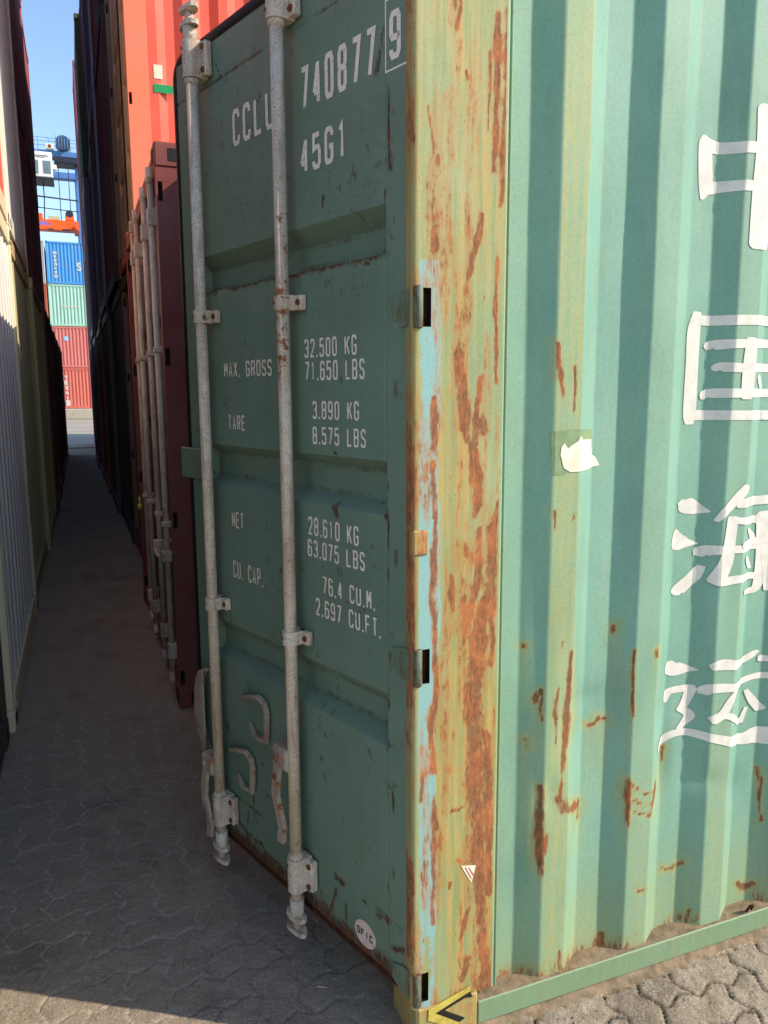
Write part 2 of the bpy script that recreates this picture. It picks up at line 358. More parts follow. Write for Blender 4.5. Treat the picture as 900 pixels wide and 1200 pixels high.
SIDE= [[(0.45, 1.008, 0.004), (0.448, 0.926, 0.008), (0.444, 0.808, 0.012), (0.439, 0.737, 0.008), (0.43, 0.605, 0.003)], [(0.412, 0.908, 0.004), (0.405, 0.862, 0.006), (0.406, 0.767, 0.002)], [(0.366, 0.906, 0.004), (0.366, 0.819, 0.002)], [(0.351, 0.893, 0.006), (0.354, 0.865, 0.004)], [(0.531, 0.786, 0.006), (0.565, 0.783, 0.01), (0.597, 0.776, 0.006)], [(0.422, 0.606, 0.01), (0.451, 0.563, 0.018), (0.508, 0.54, 0.01)], [(0.516, 0.557, 0.006), (0.51, 0.509, 0.004)], [(0.368, 0.639, 0.006), (0.367, 0.529, 0.01), (0.37, 0.38, 0.006)], [(0.385, 0.504, 0.006), (0.381, 0.455, 0.004)], [(0.656, 0.608, 0.006), (0.652, 0.569, 0.01), (0.657, 0.48, 0.003)], [(0.766, 0.587, 0.006), (0.759, 0.543, 0.01), (0.733, 0.49, 0.004)], [(0.667, 0.594, 0.004), (0.698, 0.57, 0.004), (0.742, 0.554, 0.004)], [(0.669, 0.555, 0.004), (0.7, 0.533, 0.004), (0.746, 0.515, 0.004)], [(0.671, 0.524, 0.004), (0.702, 0.502, 0.004), (0.733, 0.487, 0.004)], [(0.82, 0.263, 0.006), (0.852, 0.272, 0.008), (0.884, 0.289, 0.008)], [(1.114, 0.16, 0.008), (1.158, 0.132, 0.016), (1.18, 0.146, 0.01)], [(0.727, 0.984, 0.006), (0.731, 0.964, 0.004)], [(0.652, 0.992, 0.003), (0.655, 0.809, 0.003)], [(0.328, 0.774, 0.006), (0.335, 0.75, 0.004)], [(0.383, 1.384, 0.005), (0.389, 1.34, 0.003)], [(0.446, 1.385, 0.005), (0.442, 1.368, 0.003)], [(0.378, 1.804, 0.005), (0.389, 1.722, 0.006), (0.395, 1.67, 0.002)], [(0.43, 1.743, 0.004), (0.429, 1.639, 0.002)], [(0.808, 0.659, 0.006), (0.808, 0.609, 0.002)], [(0.685, 0.26, 0.004), (0.73, 0.265, 0.004)], [(0.606, 0.144, 0.006), (0.606, 0.075, 0.008)], [(0.606, 1.058, 0.006), (0.608, 1.043, 0.004)], [(0.321, 1.038, 0.006), (0.325, 1.027, 0.004)], [(0.42, 1.042, 0.004), (0.423, 1.032, 0.002)], [(1.167, 0.535, 0.004), (1.189, 0.367, 0.003)], [(0.438, 0.145, 0.004), (0.443, 0.091, 0.004)], [(0.913, 0.137, 0.004), (0.911, 0.095, 0.004)]]
POST= [[(0.222, 2.534, 0.01), (0.22, 2.429, 0.014), (0.218, 2.305, 0.014), (0.216, 2.178, 0.012), (0.209, 2.104, 0.006)], [(0.192, 2.495, 0.008), (0.193, 2.338, 0.01), (0.19, 2.175, 0.006)], [(0.161, 2.081, 0.006), (0.149, 2.016, 0.012), (0.128, 1.95, 0.006)], [(0.175, 2.423, 0.003), (0.171, 2.264, 0.002)], [(0.1, 2.514, 0.004), (0.095, 2.454, 0.006)], [(0.116, 2.369, 0.006), (0.121, 2.346, 0.004)], [(0.037, 2.196, 0.003), (0.025, 2.299, 0.002)], [(0.046, 2.194, 0.006), (0.048, 2.171, 0.004)], [(0.042, 2.045, 0.01), (0.045, 2.009, 0.012), (0.038, 2.0, 0.006)], [(0.104, 1.769, 0.012), (0.112, 1.701, 0.016), (0.119, 1.603, 0.016), (0.127, 1.573, 0.006)], [(0.165, 1.711, 0.006), (0.15, 1.642, 0.01), (0.147, 1.563, 0.01)], [(0.167, 1.602, 0.018), (0.174, 1.588, 0.014)], [(0.044, 1.673, 0.006), (0.041, 1.605, 0.01), (0.039, 1.556, 0.008)], [(0.138, 1.563, 0.01), (0.15, 1.482, 0.018), (0.158, 1.431, 0.016), (0.149, 1.4, 0.008)], [(0.2, 1.991, 0.004), (0.199, 1.819, 0.006), (0.204, 1.701, 0.004)], [(0.041, 1.526, 0.006), (0.046, 1.406, 0.006)], [(0.125, 1.33, 0.006), (0.132, 1.298, 0.006)], [(0.211, 1.417, 0.006), (0.202, 1.313, 0.014), (0.19, 1.187, 0.02), (0.163, 1.103, 0.028), (0.153, 0.974, 0.032), (0.155, 0.862, 0.028), (0.161, 0.747, 0.028), (0.172, 0.512, 0.026), (0.179, 0.39, 0.018)], [(0.164, 1.358, 0.008), (0.161, 1.232, 0.012), (0.135, 1.107, 0.012)], [(0.127, 1.193, 0.008), (0.124, 1.065, 0.008)], [(0.194, 1.356, 0.01), (0.202, 1.185, 0.012), (0.2, 1.011, 0.01)], [(0.191, 0.833, 0.014), (0.2, 0.624, 0.016), (0.203, 0.408, 0.016)], [(0.092, 1.239, 0.008), (0.09, 1.197, 0.01), (0.097, 1.158, 0.006)], [(0.04, 1.326, 0.004), (0.038, 1.202, 0.006), (0.043, 1.156, 0.006)], [(0.048, 1.075, 0.006), (0.053, 0.988, 0.008), (0.042, 0.903, 0.012), (0.038, 0.838, 0.008)], [(0.044, 0.836, 0.006), (0.047, 0.769, 0.01)], [(0.015, 0.753, 0.006), (0.011, 0.687, 0.006)], [(0.045, 0.657, 0.008), (0.055, 0.609, 0.006)], [(0.047, 0.425, 0.006), (0.045, 0.354, 0.006)], [(0.125, 0.283, 0.008), (0.149, 0.374, 0.008)], [(0.133, 0.649, 0.004), (0.097, 0.646, 0.003)], [(0.135, 0.509, 0.003), (0.099, 0.517, 0.003)], [(0.201, 0.236, 0.016), (0.191, 0.114, 0.018)], [(0.146, 0.228, 0.012), (0.127, 0.159, 0.01)], [(0.215, 0.182, 0.01), (0.209, 0.083, 0.018)], [(0.173, 0.464, 0.006), (0.182, 0.316, 0.016), (0.192, 0.214, 0.014)], [(0.094, 0.46, 0.004), (0.09, 0.437, 0.004)], [(0.016, 0.491, 0.004), (0.018, 0.455, 0.004)]]
DOOR= [[(0.357, 2.176, 0.0067), (0.361, 2.156, 0.0033)], [(0.115, 2.141, 0.0067), (0.118, 2.123, 0.0067)], [(0.115, 2.486, 0.0044), (0.143, 2.398, 0.0089), (0.152, 2.395, 0.0044)], [(0.098, 2.349, 0.0044), (0.094, 2.177, 0.0067)], [(0.321, 1.395, 0.0089), (0.314, 1.373, 0.0067), (0.329, 1.39, 0.0089)], [(0.295, 1.737, 0.0033), (0.287, 1.705, 0.0022)], [(0.12, 1.395, 0.0067), (0.114, 1.386, 0.0067)], [(0.322, 1.523, 0.0067), (0.33, 1.518, 0.0044)], [(0.159, 0.862, 0.0056), (0.108, 0.869, 0.0067)], [(0.352, 0.306, 0.0067), (0.319, 0.305, 0.0089), (0.307, 0.309, 0.0067)], [(0.353, 0.274, 0.0044), (0.367, 0.212, 0.0067), (0.394, 0.156, 0.0067)], [(0.3, 0.249, 0.0033), (0.305, 0.198, 0.0044)], [(0.386, 0.141, 0.0044), (0.31, 0.174, 0.0067)], [(0.128, 0.318, 0.0089), (0.112, 0.298, 0.0089), (0.147, 0.295, 0.0067)], [(0.095, 0.238, 0.0067), (0.053, 0.251, 0.0089)], [(0.221, 0.318, 0.0033), (0.202, 0.308, 0.0044)], [(0.723, 0.583, 0.0044), (0.72, 0.556, 0.0044)], [(0.744, 0.503, 0.0067), (0.744, 0.497, 0.0067)], [(0.806, 0.359, 0.0044), (0.821, 0.307, 0.0044), (0.795, 0.272, 0.0044)], [(0.849, 0.294, 0.0044), (0.868, 0.176, 0.0067)], [(0.177, 1.432, 0.0022), (0.17, 1.411, 0.0022)], [(0.101, 1.481, 0.0022), (0.105, 1.228, 0.0027)], [(0.1, 1.055, 0.0022), (0.104, 0.898, 0.0022)], [(0.092, 0.789, 0.0022), (0.09, 0.265, 0.0027)], [(0.657, 2.475, 0.0044), (0.646, 2.494, 0.0022)], [(0.942, 2.695, 0.0033), (0.845, 2.572, 0.0022)], [(0.147, 1.99, 0.0044), (0.514, 1.999, 0.0056), (0.956, 1.997, 0.0044)], [(0.043, 0.208, 0.0133), (0.06, 0.135, 0.02)], [(0.095, 0.15, 0.0111), (0.166, 0.169, 0.0089), (0.322, 0.183, 0.0044)], [(0.406, 0.177, 0.0044), (0.641, 0.181, 0.0067), (0.913, 0.219, 0.0067)]]

# ================================================================ SETTING
# ---- ground: interlocking pavers, real relief near the green container, dusty further off
def mat_ground():
    t = NT('paver_stone'); oc = t.coord(kind='Object'); big = t.noise(oc, .9, 4); med = t.noise(oc, 9, 6, .7); fine = t.noise(oc, 120, 4, .7); n4 = t.noise(oc, 38, 5, .7)
    col = t.mix(t.rng(med, .3, .72), srgb(170, 153, 134), srgb(139, 124, 108))
    col = t.mix(t.rng(big, .35, .7, 0, .55), col, srgb(160, 138, 112))
    col = t.mix(t.rng(fine, .42, .7, 0, .6), col, srgb(196, 182, 162))
    col = t.mix(t.rng(t.noise(oc, 90, 5, .8), .52, .66, 0, .5), col, srgb(88, 78, 70))
    col = t.mix(t.rng(n4, .60, .72, 0, .5), col, srgb(96, 84, 72))
    j = t.attr('joint'); jc = t.mix(t.rng(t.attr('dust'), .1, .4), srgb(78, 68, 60), srgb(214, 198, 174)); jcol = jc
    dm = t.attr('dust'); col = t.mix(t.math('MULTIPLY', t.math('MULTIPLY', dm, .75), t.rng(n4, .3, .62, .45, 1)), col, srgb(172, 152, 128))
    col = t.mix(t.rng(t.noise(oc, 2.3, 6, .7), .52, .68, 0, .45), col, srgb(104, 90, 78))
    col = t.mix(t.rng(t.noise(oc, 210, 2, .5), .62, .70, 0, .8), col, srgb(206, 194, 174))
    col = t.mix(t.math('MULTIPLY', j, .85), col, jcol)
    h = t.math('ADD', t.math('MULTIPLY', n4, 1.0), t.math('MULTIPLY', fine, .55)); t.bump(t.math('ADD', h, t.math('MULTIPLY', t.noise(oc, 300, 5, .75), .5)), 1.0, .007)
    return t.out(col, .93, spec=.2)
def mat_yard():
    t = NT('yard_concrete'); oc = t.coord(); big = t.noise(oc, .25, 5); med = t.noise(oc, 4, 6, .7); fine = t.noise(oc, 60, 4, .7)
    col = t.mix(t.rng(big, .3, .7), srgb(176, 166, 150), srgb(156, 146, 132)); col = t.mix(t.rng(med, .4, .75, 0, .5), col, srgb(134, 124, 110))
    col = t.mix(t.rng(fine, .5, .8, 0, .4), col, srgb(190, 178, 160)); t.bump(t.math('ADD', med, fine), .6, .006)
    return t.out(col, .92, spec=.2)
m_ground = mat_ground(); m_yard = mat_yard()
def paving_height(X, Y):
    wv = 0.0145; P = .113
    tri = lambda a: 2*np.abs(2*(a-np.floor(a+.5)))-1
    ox = X + .010*(fbm(X*3, Y*3, 3)-.5); oy = Y + .010*(fbm(X*3+9, Y*3, 5)-.5)
    x = ox + wv*tri(oy/P); y = oy + wv*tri(ox/P+.25)
    u = x/P; v = y/P; i = np.floor(u).astype(int); j = np.floor(v).astype(int); fu = u-i; fv = v-j; k = (i-j) % 4
    L = fu; Rr = 1-fu; B = fv; T = 1-fv; big = 9.0
    d = np.minimum.reduce([np.where(k == 1, big, L), np.where(k == 0, big, Rr), np.where(k == 2, big, B), np.where(k == 3, big, T)])*P
    # brick id for a small height difference of each stone
    bi = np.where(k == 1, i-1, i); bj = np.where(k == 3, j+1, j)
    tilt = vnoise(bi*7.3+.5, bj*5.1+.5, 77)-.5
    rag = (fbm(X*70, Y*70, 31)-.5)*.006
    joint = 1-sstep(.001, np.where((X < 0) & (Y > -.1), .0042, .0060), d+rag)
    fill = sstep(.42, .60, fbm(X*2.1+3, Y*2.1, 12, 4))*np.where((Y > -.02) | (X < 0), 1, .1)       # dust that hides the joints in patches
    fill = np.maximum(fill, sstep(1.9, 2.7, Y))
    fill = np.where(X < -.0, np.clip(fill*.9-.35*sstep(-.45, -.8, X)*sstep(2.3, 1.5, Y), .35, .93), fill)
    al = (X < .05) & (Y > -.25); q_ = np.where(al, .7, 1.0)
    h = -joint*.010*(1-.93*fill)*q_ + tilt*.004*(1-fill)*q_ + (fbm(X*34, Y*34, 8, 5)-.5)*np.where(al, .0040, .0130) + (fbm(X*3, Y*3, 21)-.5)*.010
    edge = sstep(0, .12, np.minimum.reduce([X+1.5, 2.3-X, Y+1.3, 3.1-Y]))
    return h*edge, joint*(1-.35*fill)*sstep(1.0, .80, fill)*np.where(X < 0, sstep(.36, .52, fbm(X*3.1, Y*3.1, 44)+.30*sstep(-.35, -.80, X)-.06), 1), fill
xs = np.linspace(-1.5, 2.3, 620); ys = np.linspace(-1.3, 3.1, 715)
GX, GY = np.meshgrid(xs, ys, indexing='ij')
gh, gj, gf = paving_height(GX, GY)
pav = grid_mesh('paving', np.stack([GX, GY, gh], -1), m_ground, None, {'joint': gj, 'dust': gf}); tag(pav, 'grey interlocking paving stones between the container rows', None, None, 'structure')
# coarse sheet round the near patch, out to the horizon, in four strips so nothing overlaps
g = MB()
for x0, x1, y0, y1 in ((-600, -1.5, -600, 900), (2.3, 600, -600, 900), (-1.5, 2.3, -600, -1.3)): g.box(x0, x1, y0, y1, -.3, 0)
g.build('ground', m_yard).__setitem__('kind', 'structure')
xs = np.linspace(-1.5, 2.3, 120); ys = np.linspace(3.1, 27.2, 900)
GX, GY = np.meshgrid(xs, ys, indexing='ij')
hh = (fbm(GX*3, GY*3, 21)-.5)*.012*sstep(0, .2, np.minimum(GY-3.1, 27.2-GY))*sstep(0, .2, np.minimum(GX+1.5, 2.3-GX))
al = grid_mesh('alley_paving', np.stack([GX, GY, hh], -1), m_ground, None, {'joint': GX*0, 'dust': sstep(.35, .6, fbm(GX*2, GY*2, 4))}); al['kind'] = 'structure'
g = MB(); g.box(-1.5, 2.3, 27.2, 900, -.3, 0); g.build('yard_road', m_yard)['kind'] = 'structure'
# drain grate line across the road just past the alley
dg = MB()
dg.box(-4, 4, 25.05, 25.25, .004, .012)
for k in range(60): dg.box(-4+k*.134, -4+k*.134+.075, 25.07, 25.23, .012, .02, 1)
tag(dg.build('drain_grate', [m_black, m_rustd]), 'dark drain grate lying across the far end of the alley', 'drain')
kb = MB(); kb.bbox(-16, 16, 57.9, 75, 0, .74, .05)
tag(kb.build('concrete_plinth', m_yard), 'low pale concrete plinth under the far container stacks', 'plinth')

# ================================================================ GENERIC CONTAINERS
CW, CH, CL = 2.438, 2.896, 12.192
def corr(a, b, pitch, depth, start=0.0):
    """trapezoid corrugation from a to b: (t, inward depth)"""
    n = max(1, round((b-a)/pitch)); p = (b-a)/n; out = [(a, 0)]
    for k in range(n):
        s = a+k*p; out += [(s+.26*p, 0), (s+.5*p, depth), (s+.76*p, depth)] + ([(s+p, 0)] if k < n-1 else [])
    out.append((b, 0)); return out
m_nbar = mat_bar(); 
T = {}
def tmpl(name, mb, mats=None):
    o = mb.build(name, mats or m_paint); SC.collection.objects.unlink(o); return o
# corner posts with castings (door end ones have hinge slots on the outer side face)
def post_mb(xe, ys_, door):
    """xe: 0 or CL end; ys_: 0 or CW side"""
    m = MB(); sx = 1 if xe == 0 else -1; sy = 1 if ys_ == 0 else -1
    def b(x0, x1, y0, y1, z0, z1, be=.004, mi=0):
        X = sorted((xe+sx*x0, xe+sx*x1)); Y = sorted((ys_+sy*y0, ys_+sy*y1)); m.bbox(X[0], X[1], Y[0], Y[1], z0, z1, be, mi)
    for z0, z1 in ((0, .118), (CH-.118, CH)):
        b(0, .178, 0, .162, z0, z1, .008)
        zc = (z0+z1)/2
        X = sorted((xe+sx*-.002, xe+sx*.01)); Y = sorted((ys_+sy*.04, ys_+sy*.12)); m.box(X[0], X[1], Y[0], Y[1], zc-.03, zc+.03, 1)
        X = sorted((xe+sx*.065, xe+sx*.115)); Y = sorted((ys_-sy*.002, ys_+sy*.01)); m.box(X[0], X[1], Y[0], Y[1], zc-.03, zc+.03, 1)
    if door:
        cuts = [(.134, .215), (.99, 1.076), (1.828, 1.913), (2.62, 2.71)]; z = .118
        for c0, c1 in cuts:
            b(.004, .165, .006, .06, z, c0, .001)
            b(.004, .012, .006, .06, c0, c1, .0005); b(.034, .165, .006, .06, c0, c1, .0005)
            X = sorted((xe+sx*.012, xe+sx*.034)); Y = sorted((ys_+sy*.045, ys_+sy*.06)); m.box(X[0], X[1], Y[0], Y[1], c0, c1, 1)
            z = c1
        b(.004, .165, .006, .06, z, CH-.118, .001)
    else: b(.004, .15, .006, .065, .118, CH-.118, .01)
    return m
for key, xe, ye, dr in (('p00', 0, 0, 1), ('p01', 0, CW, 1), ('p10', CL, 0, 0), ('p11', CL, CW, 0)):
    T[key] = tmpl('corner_post', post_mb(xe, ye, dr), [m_paint, m_inside])
def side_mb(y, sgn):
    m = MB(); pr = corr(.165, CL-.15, .278, .036); m.sheet(pr, lambda u, v, h: (u, y+sgn*(.012+v), h), .11, CH-.09); return m
T['s0'] = tmpl('side_panel', side_mb(0, 1)); T['s1'] = tmpl('side_panel', side_mb(CW, -1))
m = MB(); m.sheet(corr(.065, CW-.065, .222, .045), lambda u, v, h: (CL-.02-v, u, h), .13, CH-.12)
T['end'] = tmpl('end_panel', m)
m = MB(); m.bbox(.178, CL-.178, .004, .052, .02, .16, .004); m.bbox(.178, CL-.178, CW-.052, CW-.004, .02, .16, .004)
m.bbox(CL-.12, CL-.006, .162, CW-.162, .02, .16, .004); m.bbox(.008, .12, .162, CW-.162, .02, .15, .004)
m.box(.12, CL-.12, .052, CW-.052, .10, .13)
T['bot'] = tmpl('bottom_frame', m)
m = MB(); m.bbox(.178, CL-.178, .006, .066, CH-.12, CH-.03, .004); m.bbox(.178, CL-.178, CW-.066, CW-.006, CH-.12, CH-.03, .004)
m.bbox(CL-.10, CL-.006, .162, CW-.162, CH-.14, CH-.02, .004); m.bbox(.008, .10, .162, CW-.162, CH-.12, CH-.02, .004)
T['top'] = tmpl('top_frame', m)
m = MB(); m.sheet(corr(.10, CL-.10, .21, .02), lambda u, v, h: (u, h, CH-.025-v), .066, CW-.066)
T['roof'] = tmpl('roof', m)
def leaf_mb(y0, y1):
    m = MB(); zb = [(.16, 0), (.80, 0), (.84, .034), (.92, .034), (.96, 0), (1.38, 0), (1.42, .034), (1.48, .034), (1.52, 0), (1.98, 0), (2.02, .034), (2.08, .034), (2.12, 0), (2.77, 0)]
    m.sheet(zb, lambda u, v, h: (.054+v, h, u), y0+.09, y1-.09)
    for a, b in ((y0, y0+.09), (y1-.09, y1)): m.bbox(.050, .10, a, b, .155, 2.772, .003)
    return m
T['d0'] = tmpl('door', leaf_mb(.066, 1.214)); T['d1'] = tmpl('door', leaf_mb(1.224, 2.372))
def bar_mb(y, side, n=10):
    m = MB(); m.tube([(-.055, y, .10), (-.055, y, 2.79)], .017, n)
    for z in (.07, 2.80): m.bbox(-.075, -.025, y-.035, y+.035, z-.012, z+.022, .006); m.tube([(-.055, y, z-.03), (-.055, y, z+.045)], .022, n)
    for z in (.24, .97, 1.92, 2.60):
        h = .045 if z in (.24, 2.60) else .016
        m.bbox(-.078, .008, y-.026, y+.026, z-h, z+h, .006); m.bbox(-.004, .010, y-.075*(side > 0)-.026, y+.075*(side < 0)+.026, z-h, z+h, .003)
    return m.map(lambda x, y, z: (x+.058, y, z))
def handle_mb(y, side, z=.95):
    m = MB(); m.bbox(-.085, -.03, y-.03, y+.03, z+.14, z+.2, .006); m.tube([(-.10, y+side*.02, z+.17), (-.10, y+side*.12, z+.16), (-.085, y+side*.42, z+.15)], .010, 8)
    m.bbox(-.10, .012, y+side*.36-.02, y+side*.36+.02, z+.12, z+.2, .004); return m.map(lambda x, y, z: (x+.058, y, z))
BY = (.30, .72, 1.31, 1.64)
for k, (y, sd_) in enumerate(zip(BY, (1, -1, 1, -1))):
    T['b%d' % k] = tmpl('locking_bar', bar_mb(y, sd_), m_bar)
    T['h%d' % k] = tmpl('handle', handle_mb(y, 1 if k % 2 == 0 else -1, .95 if k in (1, 2) else .62), m_bar)
g1 = MB(); g1.tube([(.046, .060, .16), (.046, .060, 2.78)], .010, 6); g1.tube([(.046, 1.219, .16), (.046, 1.219, 2.78)], .010, 6)
T['g0'] = tmpl('gasket', g1, m_rubber)
BARWHITE = (.62, .58, .52, 1)
def put(key, parent, col):
    o = T[key].copy(); SC.collection.objects.link(o); o.parent = parent; o.color = col; return o
def container(loc, rz, col, label, group=None, doors=True, ends=True, dcol=None, pcol=None, bars=True, fine=True):
    r = empty('shipping_container', loc, rz); tag(r, label, 'container', group)
    pc = pcol or col; dc = dcol or col
    for k in ('p00', 'p01'): put(k, r, pc)
    for k in ('p10', 'p11'): put(k, r, pc)
    for k in ('s0', 's1', 'end', 'roof'): put(k, r, col)
    for k in ('bot', 'top'): put(k, r, pc)
    d0 = put('d0', r, dc); d1 = put('d1', r, dc)
    if doors:
        put('g0', d0, dc)
        for k in range(4):
            if bars:
                d = d0 if k < 2 else d1; put('b%d' % k, d, BARWHITE)
                if fine and k == 0: put('h%d' % k, d, BARWHITE)
    return r
C = lambda r, g, b: srgb(r, g, b)
P_ = 2.49
# ---- right hand row, door ends towards the alley
RG = 'containers stacked in the right hand row'
darkred = C(126, 54, 48)
R1 = container((-.30, 2.47, 0), 0, darkred, 'dark red container standing right behind the open green door, white locking bars on its doors', RG, dcol=C(84, 44, 40))
seal = MB(); seal.tube([(-.118, .50, 1.105), (-.118, .50, 1.06)], .006, 6); seal.tube([(-.118, .50, 1.065), (-.118, .50, 1.035)], .013, 8)
RR = [  # column, tier, x, body colour, door colour, label
 (2, 0, -.20, C(104, 62, 46), C(62, 44, 38), 'brown red container on the ground under the orange red container'),
 (2, 1, -.22, C(224, 88, 62), C(176, 146, 112), 'bright orange red container with tan doors, sunlit side, one tier up'),
 (2, 2, -.22, C(120, 52, 48), C(90, 50, 44), 'red container on top of the bright orange red one'),
 (3, 0, -.22, C(56, 62, 58), C(46, 52, 48), 'dark grey green container on the ground, third stack after the open green door'),
 (3, 1, -.26, C(98, 46, 48), C(88, 44, 46), 'dark maroon container one tier up, right behind the orange red one'),
 (3, 2, -.26, C(96, 50, 50), C(86, 46, 46), 'dull maroon container in the third tier behind the orange red one'),
 (4, 0, -.269, C(58, 64, 62), C(52, 58, 56), 'charcoal container on the ground, fourth stack after the open green door'),
 (4, 1, -.289, C(84, 48, 74), C(66, 40, 62), 'dark plum container one tier up below the navy one'),
 (4, 2, -.289, C(52, 66, 104), C(42, 54, 86), 'navy blue container in the third tier against the sky'),
 (4, 3, -.289, C(52, 66, 104), C(42, 54, 86), 'navy blue container in the fourth tier, cut by the top of the picture'),
 (5, 0, -.295, C(134, 66, 44), C(116, 60, 42), 'rusty orange brown container on the ground deep in the right hand row'),
 (5, 1, -.26, C(74, 44, 66), C(62, 40, 56), 'purple brown container one tier up behind the plum one'),
 (5, 2, -.26, C(44, 52, 70), C(44, 52, 70), 'slate blue container in the third tier behind the navy one'),
 (6, 0, -.317, C(78, 74, 92), C(60, 60, 72), 'blue grey container on the ground deep in the right hand row'),
 (6, 1, -.347, C(76, 44, 66), C(66, 40, 58), 'narrow strip of dark violet container under the dark green one'),
 (6, 2, -.347, C(58, 76, 62), C(50, 66, 56), 'dark green container on top of its stack in the third tier'),
 (7, 0, -.348, C(92, 100, 104), C(72, 80, 84), 'grey container on the ground at the far end of the right hand row'),
 (7, 1, -.30, C(88, 42, 54), C(78, 40, 50), 'wine red container one tier up behind the violet strip'),
 (7, 2, -.30, C(88, 44, 56), C(78, 40, 50), 'wine red container in the third tier behind the dark green one'),
 (8, 0, -.28, C(80, 50, 50), C(70, 44, 44), 'dull red container on the ground near the far end of the right row'),
 (8, 1, -.28, C(94, 40, 54), C(84, 38, 50), 'crimson brown container one tier up near the far end of the right row'),
 (8, 2, -.28, C(94, 42, 56), C(84, 38, 50), 'crimson brown container in the third tier near the far end of the right row'),
 (9, 0, -.27, C(70, 50, 46), C(64, 44, 42), 'brown container on the ground, last but one on the right'),
 (9, 1, -.27, C(100, 46, 58), C(86, 40, 50), 'reddish purple container one tier up, last but one on the right'),
 (9, 2, -.27, C(100, 46, 58), C(86, 40, 50), 'reddish purple container in the third tier, last but one on the right'),
 (10, 0, -.245, C(64, 60, 60), C(60, 54, 52), 'dark grey container on the ground, last of the right hand row'),
 (10, 1, -.245, C(110, 48, 62), C(94, 42, 54), 'maroon container one tier up in the last stack on the right'),
 (10, 2, -.245, C(110, 48, 62), C(94, 42, 54), 'maroon container in the third tier of the last stack on the right'),
 (10, 3, -.245, C(112, 50, 64), C(96, 44, 56), 'maroon container topmost of the last stack on the right, edge against the sky'),
]
RC = {}
for j, tr, x, c, dc, lab in RR:
    dc = tuple(q*1.5 for q in dc[:3])+(1,)
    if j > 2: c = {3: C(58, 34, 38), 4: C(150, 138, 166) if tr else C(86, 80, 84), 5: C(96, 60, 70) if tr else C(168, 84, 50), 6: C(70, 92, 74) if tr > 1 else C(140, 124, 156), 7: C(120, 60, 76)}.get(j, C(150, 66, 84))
    else: c = c
    pf = C(124, 100, 80)
    if j > 2: RC[(j, tr)] = container((x+CL, P_*j-.01+CW, CH*tr), math.pi, dc, lab, RG, doors=False, pcol=c)
    else:
        RC[(j, tr)] = container((x, 4.97, CH*tr), 0, c, lab, RG, dcol=dc, bars=False)
        for o in RC[(j, tr)].children:
            if tr == 1 and o.name.startswith('corner_post'): o.color = C(218, 124, 90)
            if o.name.startswith('corner_post') and o.data == T['p01'].data: o.color = pf
# ---- left hand row, plain front ends towards the alley
LG = 'containers stacked in the left hand row'
LR = [
 (0, 0, -1.125, C(66, 50, 42), 'dark brown container at the lower left edge, its corner post nearest the camera', 0),
 (1, 0, -1.10, C(214, 212, 202), 'white container with fine ribs standing on the ground at the left', C(224, 208, 168)),
 (2, 0, -1.11, C(176, 168, 122), 'olive beige container on the ground right after the white ribbed one', C(196, 170, 118)),
 (3, 0, -1.075, C(140, 124, 86), 'olive brown container on the ground between the beige and the dark red ones', 0),
 (4, 0, -1.045, C(96, 48, 38), 'dark red brown container on the ground, fifth in the left hand row', 0),
 (5, 0, -1.05, C(72, 40, 34), 'dark brown container on the ground, sixth in the left hand row', 0),
 (6, 0, -1.045, C(58, 42, 38), 'blackish brown container on the ground, seventh in the left hand row', 0),
 (7, 0, -1.04, C(60, 36, 32), 'dark maroon brown container on the ground, eighth in the left hand row', 0),
 (8, 0, -1.03, C(54, 40, 38), 'nearly black container on the ground, last of the left hand row', 0),
 (1, 1, -1.10, C(196, 72, 58), 'red container one tier up over the white ribbed one', C(214, 196, 160)),
 (2, 1, -1.10, C(206, 200, 196), 'pale grey white container one tier up, half in sun', C(222, 214, 196)),
 (3, 1, -1.22, C(124, 56, 46), 'brick brown container one tier up, first of the brown ones', 0),
 (4, 1, -1.23, C(118, 52, 46), 'brick brown container one tier up, second of the brown ones', 0),
 (5, 1, -1.23, C(110, 50, 44), 'brick brown container one tier up, third of the brown ones', 0),
 (6, 1, -1.24, C(100, 44, 40), 'brown red container one tier up beside the sky gap', 0),
 (3, 2, -1.22, C(130, 60, 50), 'brick brown container in the third tier, nearest of the brown ones', 0),
 (4, 2, -1.23, C(120, 56, 50), 'brick brown container in the third tier, second of the brown ones', 0),
 (5, 2, -1.23, C(112, 50, 46), 'brick brown container in the third tier, third of the brown ones', 0),
 (6, 2, -1.24, C(96, 44, 42), 'brown red container topmost at the sky edge of the left row', 0),
 (3, 3, -1.22, C(132, 64, 58), 'brick brown container in the fourth tier at the upper left', 0),
 (4, 3, -1.22, C(122, 70, 74), 'dusty purple red container in the fourth tier at the upper left', 0),
 (5, 3, -1.22, C(128, 66, 84), 'dusty pink purple container in the fourth tier, its edge against the sky', 0),
]
LC = {}
for j, tr, x, c, lab, pc in LR:
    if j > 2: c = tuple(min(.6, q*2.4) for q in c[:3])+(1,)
    LC[(j, tr)] = container((x-CL, P_*j-.01, CH*tr), 0, c, lab, LG, doors=False, pcol=pc or None)
